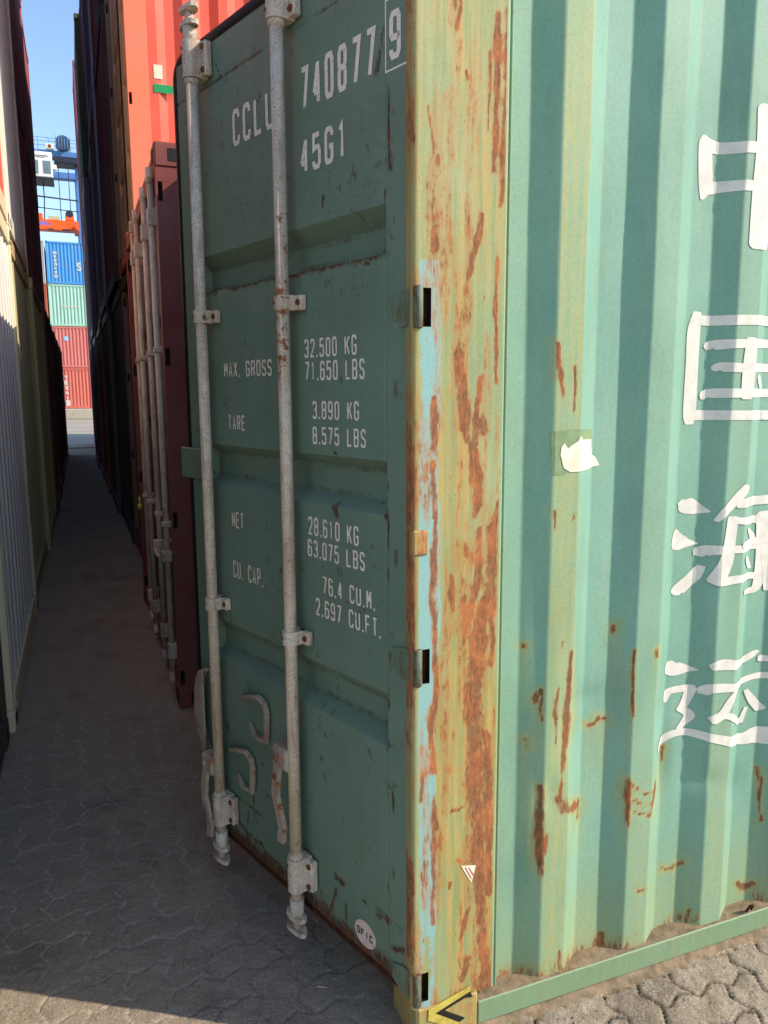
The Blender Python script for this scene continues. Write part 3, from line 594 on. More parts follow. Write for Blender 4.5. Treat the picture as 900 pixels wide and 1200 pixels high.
# ---- far end-on stacks across the road
FG = 'containers stacked across the road'
FR = [
 (0, 0, C(206, 104, 88), 'coral red container with upright white letters, bottom of the far stack'),
 (0, 1, C(206, 112, 104), 'salmon red container with a pale blue emblem, second from the bottom of the far stack'),
 (0, 2, C(160, 204, 184), 'mint green container with white lettering, third from the bottom of the far stack'),
 (0, 3, C(60, 146, 212), 'bright blue container with white writing, topmost of the far stack'),
 (1, 0, C(190, 84, 66), 'red container left of the coral one in the far yard, on the ground'),
 (1, 1, C(120, 120, 124), 'grey container left of the salmon one in the far yard'),
 (1, 2, C(214, 110, 78), 'orange container edge left of the mint green one'),
 (1, 3, C(206, 206, 204), 'white container edge left of the bright blue one'),
]
FC = {}
for k, tr, c, lab in FR:
    x0 = -2.145-k*2.52
    FC[(k, tr)] = container((x0, 58.9+CL, .742+tr*CH), R(-90), c, lab, FG, doors=False, pcol=None)

# ================================================================ LETTERING
def ribbon(pts, closed=False, kx=1.0):
    """polyline of (x, y, width) -> list of quads as point pairs; kx: horizontal foreshortening used when widths were measured"""
    P = [Vector((p[0]*kx, p[1])) for p in pts]; n = len(P); Lr = []
    for i in range(n):
        a = P[(i-1) % n] if (closed or i > 0) else P[i]; b = P[(i+1) % n] if (closed or i < n-1) else P[i]
        d1 = (P[i]-a); d2 = (b-P[i]); d1 = d1.normalized() if d1.length > 1e-9 else d2.normalized(); d2 = d2.normalized() if d2.length > 1e-9 else d1
        n1 = Vector((-d1.y, d1.x)); n2 = Vector((-d2.y, d2.x)); m = (n1+n2); m = m.normalized() if m.length > 1e-6 else n1
        s = min(1.6, 1/max(.5, m.dot(n1))); h = pts[i][2]/2*s
        Lr.append(((P[i]+m*h), (P[i]-m*h)))
    Lr = [(Vector((l.x/kx, l.y)), Vector((r.x/kx, r.y))) for l, r in Lr]
    idx = range(n if closed else n-1)
    return [(Lr[i][0], Lr[(i+1) % n][0], Lr[(i+1) % n][1], Lr[i][1]) for i in idx]
def smooth_line(pts, k=4):
    """Catmull-Rom through (x, y, w)"""
    if len(pts) < 3: return pts
    out = []
    for i in range(len(pts)-1):
        p0 = pts[max(i-1, 0)]; p1 = pts[i]; p2 = pts[i+1]; p3 = pts[min(i+2, len(pts)-1)]
        for q in range(k):
            t = q/k; out.append(tuple(.5*((2*p1[c])+(-p0[c]+p2[c])*t+(2*p0[c]-5*p1[c]+4*p2[c]-p3[c])*t*t+(-p0[c]+3*p1[c]-3*p2[c]+p3[c])*t**3) for c in range(3)))
    out.append(pts[-1]); return out
def rounded(l):
    o = list(l)
    for e, f, at in ((0, 1, 0), (-1, -2, None)):
        a = o[e]; b = o[f]; d = math.hypot((a[0]-b[0])*.62, a[1]-b[1])
        if a[2] < .018 or d < 1e-6: continue
        ux, uz = (a[0]-b[0])*.62/d, (a[1]-b[1])/d; ex = [(a[0]+ux*a[2]*k1/.62, a[1]+uz*a[2]*k1, a[2]*k2) for k1, k2 in ((.14, .90), (.26, .62))]
        if at == 0: o = ex[::-1]+o
        else: o = o+ex
    return o
c_ = .2
G = {
 '0': [[(c_,0),(1-c_,0),(1,c_*.6),(1,1-c_*.6),(1-c_,1),(c_,1),(0,1-c_*.6),(0,c_*.6),'c']],
 '1': [[(.15,.82),(.5,1),(.5,0)]],
 '2': [[(0,.80),(0,1-c_*.6),(c_,1),(1-c_,1),(1,1-c_*.6),(1,.64),(0,.0),(1,.0)]],
 '3': [[(0,.82),(0,1-c_*.6),(c_,1),(1-c_,1),(1,1-c_*.6),(1,.60),(.72,.52),(1,.44),(1,c_*.6),(1-c_,0),(c_,0),(0,c_*.6),(0,.18)],[(.72,.52),(.35,.52)]],
 '4': [[(.75,0),(.75,1)],[(.72,.98),(.02,.27)],[(0,.26),(1,.26)]],
 '5': [[(1,1),(.06,1),(.0,.55),(.3,.62),(1-c_,.62),(1,.5),(1,c_*.6),(1-c_,0),(c_,0),(0,c_*.6),(0,.2)]],
 '6': [[(1,.82),(1,1-c_*.6),(1-c_,1),(c_,1),(0,1-c_*.6),(0,c_*.6),(c_,0),(1-c_,0),(1,c_*.6),(1,.46),(1-c_,.56),(c_,.56),(0,.46)]],
 '7': [[(0,1),(1,1),(.35,0)]],
 '8': [[(c_,0),(1-c_,0),(1,c_*.6),(1,.42),(.8,.52),(1,.62),(1,1-c_*.6),(1-c_,1),(c_,1),(0,1-c_*.6),(0,.62),(.2,.52),(0,.42),(0,c_*.6),'c'],[(.2,.52),(.8,.52)]],
 '9': [[(0,.18),(0,c_*.6),(c_,0),(1-c_,0),(1,c_*.6),(1,1-c_*.6),(1-c_,1),(c_,1),(0,1-c_*.6),(0,.54),(c_,.44),(1-c_,.44),(1,.54)]],
 'C': [[(1,.78),(1,1-c_*.6),(1-c_,1),(c_,1),(0,1-c_*.6),(0,c_*.6),(c_,0),(1-c_,0),(1,c_*.6),(1,.22)]],
 'G': [[(1,.78),(1,1-c_*.6),(1-c_,1),(c_,1),(0,1-c_*.6),(0,c_*.6),(c_,0),(1-c_,0),(1,c_*.6),(1,.46),(.5,.46)]],
 'L': [[(0,1),(0,0),(1,0)]],
 'U': [[(0,1),(0,c_*.6),(c_,0),(1-c_,0),(1,c_*.6),(1,1)]],
 'M': [[(0,0),(0,1)],[(.04,.97),(.5,.38)],[(.5,.38),(.96,.97)],[(1,1),(1,0)]],
 'A': [[(0,0),(.5,1),(1,0)],[(.2,.3),(.8,.3)]],
 'X': [[(0,0),(1,1)],[(0,1),(1,0)]],
 'R': [[(0,0),(0,1),(1-c_,1),(1,.88),(1,.62),(1-c_,.5),(.06,.5)],[(.55,.5),(1,0)]],
 'O': None,
 'S': [[(1,.8),(1,1-c_*.6),(1-c_,1),(c_,1),(0,1-c_*.6),(0,.66),(c_,.54),(1-c_,.46),(1,.34),(1,c_*.6),(1-c_,0),(c_,0),(0,c_*.6),(0,.2)]],
 'T': [[(0,1),(1,1)],[(.5,.96),(.5,0)]],
 'E': [[(1,1),(0,1),(0,0),(1,0)],[(0.05,.52),(.8,.52)]],
 'N': [[(0,0),(0,1)],[(.04,.95),(.96,.05)],[(1,0),(1,1)]],
 'P': [[(0,0),(0,1),(1-c_,1),(1,.88),(1,.58),(1-c_,.46),(.06,.46)]],
 'K': [[(0,0),(0,1)],[(1,1),(.06,.42)],[(.35,.6),(1,0)]],
 'B': [[(0,0),(0,1),(1-c_,1),(1,.88),(1,.64),(1-c_,.53),(1,.42),(1,.12),(1-c_,0),'c'],[(.08,.53),(1-c_-.04,.53)]],
 'F': [[(1,1),(0,1),(0,0)],[(0.05,.52),(.8,.52)]],
 'I': [[(.5,0),(.5,1)]],
 'D': [[(0,0),(0,1),(1-c_,1),(1,.85),(1,.15),(1-c_,0),'c']],
 'H': [[(0,0),(0,1)],[(1,0),(1,1)],[(0.05,.5),(.95,.5)]],
 'Y': [[(0,1),(.5,.5),(1,1)],[(.5,.46),(.5,0)]],
 '.': [[(.3,0),(.3,.10)]],
}
G['O'] = G['0']
def text_quads(txt, x0, z0, h, adv, sw, wf=.70):
    """list of (quads, layer) in the u, z plane, u growing along the reading direction"""
    out = []; x = x0; k = 0
    for ch in txt:
        if ch == ' ': x += adv*.9; continue
        cw = adv*wf
        if ch == '.': 
            b = sw/2; out.append(([(Vector((x+.0*cw, z0)), Vector((x+sw*1.1, z0)), Vector((x+sw*1.1, z0+sw*1.1)), Vector((x+.0*cw, z0+sw*1.1)))], 0)); x += adv*.5; continue
        for st in G[ch]:
            cl = st[-1] == 'c'; st = st[:-1] if cl else st
            pts = [(x+sw/2+p[0]*(cw-sw), z0+sw/2+p[1]*(h-sw), sw) for p in st]
            out.append((ribbon(pts, cl), k % 7)); k += 1
        x += adv
    return out

# ================================================================ THE GREEN CONTAINER
A = 0.3174
GR = empty('shipping_container', (0, 0, 0))
tag(GR, 'green container nearest the camera, one door swung open, white Chinese characters on its side', 'container')
gcol = srgb(118, 160, 136)
for k in ('p01', 'p10', 'p11', 's1', 'end', 'roof', 'top'): put(k, GR, gcol)
put('d1', GR, gcol)
X0 = .2345
def prof(X):
    X = np.asarray(X, float); t = np.mod(X-.312, .282)
    y = np.where(t < .064, .052-.040*t/.064, np.where(t < .142, .012, np.where(t < .206, .012+.040*(t-.142)/.064, .052)))
    return np.where(X < .312, .052, y)
def side_y(X, Z):
    y = (prof(X-.003)+2*prof(X)+prof(X+.003))/4
    y = y + (fbm(X*5, Z*2.2, 41, 3)-.5)*.0045
    for cx, cz, rx, rz, a in ((.80, .62, .03, .10, .012), (.76, .80, .05, .12, .006), (.46, .80, .035, .16, .010), (.40, .62, .03, .05, .006), (.36, .55, .012, .12, .004), (.53, .86, .05, .03, .005), (.93, .55, .05, .03, .006), (1.07, .5, .05, .05, .006), (.62, 1.3, .06, .3, .004), (.68, 1.9, .05, .25, -.003), (.97, 1.2, .04, .3, .004), (.36, 1.05, .03, .15, .006)):
        y = y + a*np.exp(-((X-cx)/rx)**2-((Z-cz)/rz)**2)
    return y
ck = np.array([.312+.282*k+d_ for k in range(6) for d_ in (0, .064, .142, .206)]); xs = np.concatenate([np.arange(X0, 1.9, .0058), ck-.003, ck+.003, np.sort(np.concatenate([.312+.282*k+np.array([0, .064, .142, .206]) for k in range(6, 41)]))]); xs = np.unique(np.round(xs[xs < 12.0], 5))
zs = np.concatenate([np.arange(.075, 2.79, .0115), [2.80]])
GX, GZ = np.meshgrid(xs, zs, indexing='ij')
YY = side_y(GX, GZ)
rust = stroke_mask(GX, GZ, SIDE, .62, 1.5, .95)*.86
run = stroke_mask(GX, GZ, SIDE, .62, 1.1, .9, down=.22); rust = np.maximum(rust, .30*run*sstep(.35, .6, fbm(GX*60, GZ*2, 7)))
t_ = np.mod(GX-.31, .282)
rust = np.maximum(rust, .55*sstep(.16, .085, GZ)*(fbm(GX*9, GZ*9, 2) > .45))
# rust blooms low on the outward creases, random small chips
crease = np.exp(-(np.minimum(np.abs(t_-.068), np.abs(t_-.142))/.007)**2)
rust = np.maximum(rust, crease*sstep(.60, .78, fbm(GX*9, GZ*3, 6, 4))*sstep(1.6, .5, GZ)*.9)
wash = stroke_mask(GX, GZ, SIDE, .62, 4.5, .8, down=.30)
outer = sstep(.060, .072, t_)*(1-sstep(.138, .150, t_))
wash = np.maximum(wash, outer*np.where(GX < .47, .95, .16+.45*sstep(1.0, .3, GZ)))
wash = np.maximum(wash, sstep(.50, .09, GZ)*.9*(0.5+.5*fbm(GX*14, GZ*2, 9)))
wash = np.maximum(wash, np.where(GX < .31, .15, 0))
mint = np.where((GX > .245) & (GX < .31), .25, 0)*1.0
sp = grid_mesh('side_panel', np.stack([GX, YY, GZ], -1), m_side, GR, {'rust': rust, 'wash': np.clip(wash, 0, 1), 'mint': mint}, flip=False)

# ---- painted characters: brush strokes laid on the corrugated sheet
def paint_on_side(name, polys, mat, parent, off=.0014, dx=.0085, dz=.028):
    bm = bmesh.new()
    for poly, lay in polys:
        vs = [bm.verts.new((p[0], -lay*.00012, p[1])) for p in poly]
        try: bm.faces.new(vs)
        except ValueError: pass
    x0 = min(v.co.x for v in bm.verts); x1 = max(v.co.x for v in bm.verts); z0 = min(v.co.z for v in bm.verts); z1 = max(v.co.z for v in bm.verts)
    for ax, a, b, st in ((0, x0, x1, dx), (2, z0, z1, dz)):
        q = a+st*.5
        while q < b:
            n = Vector((0, 0, 0)); n[ax] = 1; co = Vector((0, 0, 0)); co[ax] = q
            bmesh.ops.bisect_plane(bm, geom=bm.verts[:]+bm.edges[:]+bm.faces[:], plane_co=co, plane_no=n); q += st
    X = np.array([v.co.x for v in bm.verts]); Z = np.array([v.co.z for v in bm.verts]); Y = side_y(X, Z)
    for v, y in zip(bm.verts, Y): v.co.y = y - off + v.co.y
    me = bpy.data.meshes.new(name); bm.to_mesh(me); bm.free(); me.materials.append(mat)
    o = bpy.data.objects.new(name, me); SC.collection.objects.link(o); o.parent = parent; return o
EX = {'zhong': [[(1.19, 2.335, .012), (1.19, 2.30, .028), (1.185, 2.23, .028), (1.19, 2.185, .012)], [(1.04, 2.31, .028), (1.19, 2.312, .03)], [(1.04, 2.215, .027), (1.186, 2.21, .03)]],
      'guo': [[(1.155, 1.885, .02), (1.16, 1.80, .028), (1.16, 1.66, .028), (1.16, 1.60, .015)], [(1.08, 1.875, .027), (1.16, 1.875, .027)], [(1.10, 1.615, .027), (1.16, 1.615, .027)], [(1.04, 1.725, .012), (1.06, 1.71, .02), (1.075, 1.69, .012)]],
      'hai': [[(1.06, 1.37, .025), (1.17, 1.372, .026)], [(1.02, 1.25, .02), (1.16, 1.253, .022)]],
      'yun': [[(1.15, .888, .02), (1.20, .885, .018)]]}
for nm in ('zhong', 'guo', 'hai', 'yun'):
    polys = []; k = 0
    for (q, st) in [z for z in ZH if z[0] == nm] + [(nm, e) for e in EX[nm]]:
        polys += [(p, k) for p in ribbon(rounded(smooth_line(st, 5)), False, .62)]; k += 1
    paint_on_side('painted_character', polys, m_char, GR)
paint_on_side('glue_residue', [([(.366, 1.586), (.44, 1.59), (.512, 1.588), (.514, 1.54), (.47, 1.52), (.47, 1.50), (.40, 1.476), (.372, 1.476)], 0)], m_residue, GR, .0007)
lab_o = paint_on_side('torn_label', [([(.394, 1.527), (.396, 1.546), (.405, 1.557), (.411, 1.548), (.417, 1.543), (.426, 1.550), (.434, 1.554), (.445, 1.560), (.452, 1.574), (.464, 1.563), (.508, 1.562), (.513, 1.523), (.527, 1.516), (.541, 1.494), (.498, 1.486), (.454, 1.484), (.426, 1.483), (.405, 1.494)], 0)], m_paper, GR, .0022)
lab_o['label'] = 'torn scrap of cream paper label'

# ---- rear corner post, near side
pth = [(-.012, .075), (-.012, .045), (-.012, .012)]+[(-.012*math.cos(t), .012-.012*math.sin(t)) for t in np.linspace(.2, 1.5708, 6)]
pth = pth[:-1] + [(x, 0) for x in np.unique(np.concatenate([np.arange(0, .2315, .0042), [.009, .0335]]))] + [(.232, .0), (.2326, .004), (.2328, .050)]
pth = [p for p in pth if not (.2225 < p[0] < .2285)]; ip = [i for i, p in enumerate(pth) if p[0] <= .2225][-1]; pth[ip+1:ip+1] = [(.2232, .0), (.2235, .018), (.2260, .018), (.2263, .0)]
zs = np.unique(np.round(np.concatenate([np.arange(.116, 2.80, .0062), [.134, .215, .99, 1.076, 1.828, 1.913, 2.62, 2.71]]), 4))
PX = np.array([p[0] for p in pth]); PY = np.array([p[1] for p in pth])
GX, GZ = np.meshgrid(PX, zs, indexing='ij'); GY = np.repeat(PY[:, None], len(zs), 1)
dent = (fbm(GX*6, GZ*4, 51, 3)-.5)*.004*sstep(.04, .08, GX)*(1-sstep(.20, .225, GX))
rust = stroke_mask(GX, GZ, POST, 1, 1.9, .9)*.92
rust = np.maximum(rust, sstep(.002, -.008, GX)*(.25+.5*sstep(.35, .6, fbm(GX*20, GZ*3, 61))))
rust = np.maximum(rust, .50*sstep(.46, .72, fbm(GX*40, GZ*4, 62, 5)+.08*sstep(1.6, .3, GZ)))
rust = np.maximum(rust, .62*np.exp(-((GX-.178-.012*np.sin(GZ*5))/.026)**2)*sstep(1.62, 1.25, GZ)*(.6+.6*fbm(GX*30, GZ*4, 69)))
rust = np.maximum(rust, .7*np.exp(-((GX-.208)/.012)**2)*sstep(.40, .60, fbm(GX*5, GZ*2.5, 63)))
rust = np.maximum(rust, .85*np.exp(-((GX-.046)/.010)**2)*sstep(.50, .62, fbm(GX*30, GZ*7, 65, 5))*(GZ < 1.6))
rust *= 1-sstep(.215, .219, GX)*.9
wash = 1-sstep(.216, .219, GX); wash = np.clip(wash*(sstep(.25, .6, fbm(GX*26, GZ*1.4, 66))*.6+.45), 0, 1)
edge = .052+.016*(fbm(GX*0+3, GZ*6, 67)-.5)*2
mn = sstep(0.0, .008, GX)*(1-sstep(edge-.006, edge+.006, GX))*sstep(1.99, 1.96, GZ)*(.40+.6*sstep(.32, .55, fbm(GX*14, GZ*3.5, 68)))
hole = np.zeros((len(PX)-1, len(zs)-1), bool)
cxm = (PX[:-1]+PX[1:])/2; czm = (zs[:-1]+zs[1:])/2; isface = (PY[:-1] == 0) & (PY[1:] == 0)
for c0, c1 in ((.134, .215), (.99, 1.076), (1.828, 1.913), (2.62, 2.71)):
    hole |= ((cxm > .009) & (cxm < .0335) & isface)[:, None] & ((czm > c0) & (czm < c1))[None, :]
post = grid_mesh('corner_post', np.stack([GX, GY+dent, GZ], -1), m_post, GR, {'rust': rust, 'wash': wash, 'mint': mn}, hole, flip=False)
wt = MB(); wt.bbox(-.0125, .027, -.0055, .02, 1.306, 1.366, .004); wto = wt.build('weld_tab', m_post, post)
for nm_, val in (('rust', .47), ('wash', 1.0)):
    at = wto.data.attributes.new(nm_, 'FLOAT', 'POINT'); at.data.foreach_set('value', [val]*len(wto.data.vertices))
for c0, c1 in ((.134, .215), (.99, 1.076), (1.828, 1.913), (2.62, 2.71)):
    bx = MB(); bx.box(.006, .0085, .001, .05, c0-.005, c1+.005); bx.box(.034, .0365, .001, .05, c0-.005, c1+.005); bx.box(.006, .0365, .045, .05, c0-.005, c1+.005); bx.box(.009, .0335, .001, .05, c1+.0005, c1+.004); bx.box(.009, .0335, .001, .05, c0-.004, c0-.0005); bx.build('hinge_slot', m_inside, post)
for zc0, zc1 in ((0, .1165), (CH-.118, CH)):
  cst = MB(); cst.bbox(0.0, .1785, -.0025, .162, zc0, zc1, .007)
  cso = cst.build('corner_casting', m_post, post)
  for nm_, val in (('rust', .30), ('wash', .9)):
    at = cso.data.attributes.new(nm_, 'FLOAT', 'POINT'); at.data.foreach_set('value', [val]*len(cso.data.vertices))
hzm = MB(); hz = lambda u, v, h: (u, h, v)
hzm.prism([(.152, .142), (.152, .126), (.052, .094), (.032, .094), (.032, .110)], hz, -.0052, -.0038, 0)
hzm.prism([(.152, .1255), (.160, .107), (.140, .112), (.078, .094), (.052, .0935)], hz, -.0052, -.0038, 1)
hzm.prism([(.032, .0935), (.052, .0935), (.120, .045), (.110, .030), (.030, .080)], hz, -.0052, -.0038, 0)
hzm.prism([(.0525, .093), (.078, .0935), (.138, .052), (.121, .0455)], hz, -.0052, -.0038, 1)
hzm.build('hazard_marking', [m_yellow, m_black], post)
st_ = MB(); st_.prism([(.123, .489), (.165, .481), (.153, .436)], hz, -.0022, -.0012); st_.prism([(.133, .482), (.136, .484), (.154, .448), (.152, .446)], hz, -.0027, -.0022, 1); st_.prism([(.143, .480), (.146, .481), (.159, .458), (.157, .455)], hz, -.0027, -.0022, 1)
st_.build('sticker_scrap', [m_paper, mat_simple('faded_print', srgb(190, 96, 90), srgb(150, 80, 90), 50)], post)

# ---- bottom side rail with its ledge of caked dirt
br = MB(); br.bbox(.1785, 12.03, -.0015, .062, .016, .083, .003); br.bbox(.1785, 12.03, CW-.05, CW-.004, .02, .16, .003); br.bbox(.02, .12, .08, CW-.16, .02, .145, .003)
br.bbox(12.07, CL-.006, .162, CW-.162, .02, .16, .004); br.box(.12, 12.07, .062, CW-.05, .12, .145)
brm = br.build('bottom_rail', m_greens, GR)
for nm_, val in (('rust', .12), ('wash', .45), ('mint', .1)):
    at = brm.data.attributes.new(nm_, 'FLOAT', 'POINT'); at.data.foreach_set('value', [val]*len(brm.data.vertices))
xs = np.arange(.17, 2.4, .006); ys = np.linspace(.0015, .062, 16); GX, GY = np.meshgrid(xs, ys, indexing='ij')
dz = .0832 + .006*fbm(GX*14, GY*20, 71, 4)*sstep(.004, .04, GY)*(.3+fbm(GX*5, GY*0, 72)) + .0025*fbm(GX*90, GY*90, 73)*sstep(.0, .02, GY)
grid_mesh('caked_dirt', np.stack([GX, GY, dz], -1), m_dirt, GR, smooth=True)
hk = MB(); hk.tube([(1.118, .004, .088), (1.112, -.004, .100), (1.120, -.008, .116), (1.134, -.006, .112), (1.138, .004, .090)], .0035, 8)
hk.build('tie_ring', m_rustd, GR)
# dirt swept up against the rail
xs = np.arange(.16, 2.2, .006); ys = np.linspace(-.030, .03, 18); GX, GY = np.meshgrid(xs, ys, indexing='ij')
zz = -.004 + .020*sstep(-.022, .014, GY + .030*(fbm(GX*10, GY*3, 81)-.5)) + .008*(fbm(GX*50, GY*50, 82)-.3)
dd_ = grid_mesh('dirt_drift', np.stack([GX, GY, zz], -1), m_dirt, None); tag(dd_, 'sandy dirt blown along the foot of the green container', 'dirt', None, 'stuff')

# ---- the open door leaf: local x = inwards, y = along the leaf from its hinges, z up
DW, Z0, Z1 = 1.150, .150, 2.712
def band(z):
    o = np.zeros_like(z)
    for top, t1, b1, bot in ((2.112, 2.072, 2.012, 2.000), (1.520, 1.492, 1.415, 1.385), (.932, .892, .822, .790)):
        up_ = np.clip((top-z)/(top-t1), 0, 1); lo = np.clip((z-bot)/(b1-bot), 0, 1); o = np.maximum(o, np.minimum(up_, lo))
    return o
def door_x(S_, Z_):
    panel = (S_ > .1125) & (S_ < 1.055)
    x = band(Z_)*.046*panel + .0030*panel + .0018*np.exp(-((Z_-2.600)/.004)**2) + .0018*np.exp(-((Z_-.312+.0*S_)/.004)**2)
    x = x + .004*np.exp(-((S_-.112)/.0022)**2)
    return x + (fbm(S_*4, Z_*3, 91, 3)-.5)*.005*panel
ss = np.unique(np.round(np.concatenate([np.arange(.012, DW+.001, .0085), [.108, .110, .112, .1135, .116, 1.053, 1.056, DW]]), 5))
zs = np.unique(np.round(np.concatenate([np.arange(Z0, Z1, .0085), [2.596, 2.60, 2.604, .308, .312, .316, 2.0, 2.006, 2.012, 2.112, 2.072, 1.52, 1.492, 1.415, 1.385,  .932, .892, .822, .79, Z1], np.concatenate([[v-.0013, v+.0013] for v in (2.112, 2.072, 2.012, 2.0, 1.52, 1.492, 1.415, 1.385, .932, .892, .822, .79)]), [Z1]]), 5))
GS, GZ = np.meshgrid(ss, zs, indexing='ij')
rust = stroke_mask(GS, GZ, DOOR, 1, 1.4, .8)*.9
rust = np.maximum(rust, .80*np.exp(-((GZ-2.002)/.009)**2)*((GS > .11) & (GS < 1.06))*sstep(.25, .5, fbm(GS*12, GZ*30, 92)))
rust = np.maximum(rust, .62*np.exp(-((GZ-2.600)/.005)**2)*sstep(.3, .55, fbm(GS*9, GZ*0, 93)+.15*(GS > .5)))
rust = np.maximum(rust, .60*np.exp(-((GZ-.312)/.006)**2)*sstep(.40, .6, fbm(GS*8, GZ*0+4, 94)))
rust = np.maximum(rust, .75*sstep(.050, .0, GZ-Z0-.030*fbm(GS*14, GS*0, 95)))
rust = np.maximum(rust, .8*sstep(.026, .012, GS)*sstep(.3, .55, fbm(GS*20, GZ*4, 96)))
rust = np.maximum(rust, .62*np.exp(-((GS-.112)/.003)**2)*sstep(.40, .62, fbm(GS*4, GZ*6, 97)))
rust = np.maximum(rust, .42*sstep(.70, .80, fbm(GS*26, GZ*20, 98, 4))*(.4+.6*((GS < .14) | (GZ < 1.0))))
crease_dark = np.maximum.reduce([np.exp(-((GZ-v)/.006)**2) for v in (2.066, 2.016, 1.488, 1.42, .888, .826)])*((GS > .11) & (GS < 1.06))
rust = np.maximum(rust, .5*crease_dark*sstep(.35, .6, fbm(GS*10, GZ*10, 101)))  # darker broken lines along the pressing creases, mixed in through the rust mask
rust = np.maximum(rust, .36*sstep(.62, .74, fbm(GS*60, GZ*60, 102, 3))*sstep(.45, .62, fbm(GS*5, GZ*5, 103)))
wash = .10+.35*sstep(.07, .02, GS)+.5*sstep(.5, .15, GZ)*fbm(GS*10, GZ*3, 99)
mn = ((GS > .06) & (GS < .085) & (np.abs(GZ-1.865) < .035))*.8
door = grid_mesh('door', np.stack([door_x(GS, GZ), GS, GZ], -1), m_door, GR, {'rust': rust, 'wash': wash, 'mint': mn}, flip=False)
door.rotation_euler = (0, 0, A); door['label'] = 'green door leaf swung open, stencilled with weights'
de = MB(); de.box(.058, .062, .012, DW, Z0, Z1); de.box(.0005, .058, DW-.0005, DW+.002, Z0, Z1); de.box(.0005, .058, .010, .0118, Z0, Z1); de.box(.0005, .058, .012, DW, Z1, Z1+.002)
de.build('door_frame', m_rustd, door)
dl = MB(); dl.bbox(.002, .048, .014, DW, Z0-.022, Z0-.0008, .004); dl.build('bottom_edge', m_rustd, door)
ga = MB(); rr_ = .055
gp = [(DW+.018, Z0-.02), (DW+.018, Z1+.018-rr_)]+[(DW+.018-rr_+rr_*math.cos(t), Z1+.018-rr_+rr_*math.sin(t)) for t in np.linspace(.2, 1.5, 7)]+[(.02, Z1+.018)]
ga.tube([(.022, a, b) for a, b in gp], .024, 10); ga.tube([(.038, a+.008 if i < 9 else a, b+.008) for i, (a, b) in enumerate(gp)], .016, 8)
ga.build('gasket', m_rubber, door)
lt = MB()
def door_text(t, s0, z0, h, adv, sw, wf=.70):
    for quads, k in text_quads(t, -s0, z0, h, adv, sw, wf):
        for q in quads:
            n = len(lt.v)
            for p in q: lt.v.append((float(door_x(np.array(-p.x), np.array(p.y)))-.0011-k*.00008, -p.x, p.y))
            lt.f.append((n, n+1, n+2, n+3)); lt.m.append(0); lt.sm.append(False)
door_text('CCLU', .803, 2.392, .100, .0605, .0130)
door_text('740877', .449, 2.394, .105, .0535, .0135)
door_text('9', .093, 2.405, .100, .0560, .0135)
for q in ((.108, .104, 2.385, 2.535), (.034, .030, 2.385, 2.535)):
    n = len(lt.v); lt.v += [(-.0006, q[0], q[2]), (-.0006, q[1], q[2]), (-.0006, q[1], q[3]), (-.0006, q[0], q[3])]; lt.f.append((n, n+1, n+2, n+3)); lt.m.append(0); lt.sm.append(False)
for q in ((.104, .034, 2.385, 2.389), (.104, .034, 2.531, 2.535)):
    n = len(lt.v); lt.v += [(-.0006, q[0], q[2]), (-.0006, q[1], q[2]), (-.0006, q[1], q[3]), (-.0006, q[0], q[3])]; lt.f.append((n, n+1, n+2, n+3)); lt.m.append(0); lt.sm.append(False)
lt.build('lettering', m_white, door); lt = MB()
door_text('45G1', .458, 2.243, .088, .0550, .0125); lt.build('lettering', m_white, door)
for t, s0, z0, h in (('MAX. GROSS', .907, 1.733, .047), ('32.500 KG', .455, 1.776, .049), ('71.650 LBS', .453, 1.716, .050), ('TARE', .890, 1.570, .047), ('3.890 KG', .420, 1.614, .048), ('8.575 LBS', .422, 1.547, .047),
                     ('NET', .890, 1.259, .052), ('28.610 KG', .452, 1.295, .051), ('63.075 LBS', .457, 1.233, .049), ('CU. CAP.', .891, 1.094, .056), ('76.4 CU.M.', .390, 1.137, .050), ('2.697 CU.FT.', .424, 1.070, .050)):
    lt = MB(); door_text(t, s0, z0, h, .0312 if t[0] == 'M' else .0282, .0060, .74); lt.build('lettering', m_white, door)
# oval sticker
ov = MB(); el = [(.212+.046*math.cos(t), .207+.038*math.sin(t)) for t in np.linspace(0, 2*math.pi, 28)[:-1]]
dx_ = lambda s, z: float(door_x(np.array(s), np.array(z)))
ov.prism(el, lambda u, v, h: (dx_(u, v)-h, u, v), .0006, .0016)
ov_t = []
for quads, k in text_quads('OFIC', -(.212+.036), .196, .022, .0185, .0045, .78):
    for q in quads:
        n = len(ov.v)
        for p in q: ov.v.append((dx_(-p.x, p.y)-.0022-k*.0001, -p.x, p.y))
        ov.f.append((n, n+1, n+2, n+3)); ov.m.append(1); ov.sm.append(False)
ov.build('oval_sticker', [mat_simple('sticker_pink', srgb(226, 200, 186), srgb(208, 178, 164), 40), mat_simple('sticker_print', srgb(52, 82, 66), srgb(66, 92, 76), 40)], door)

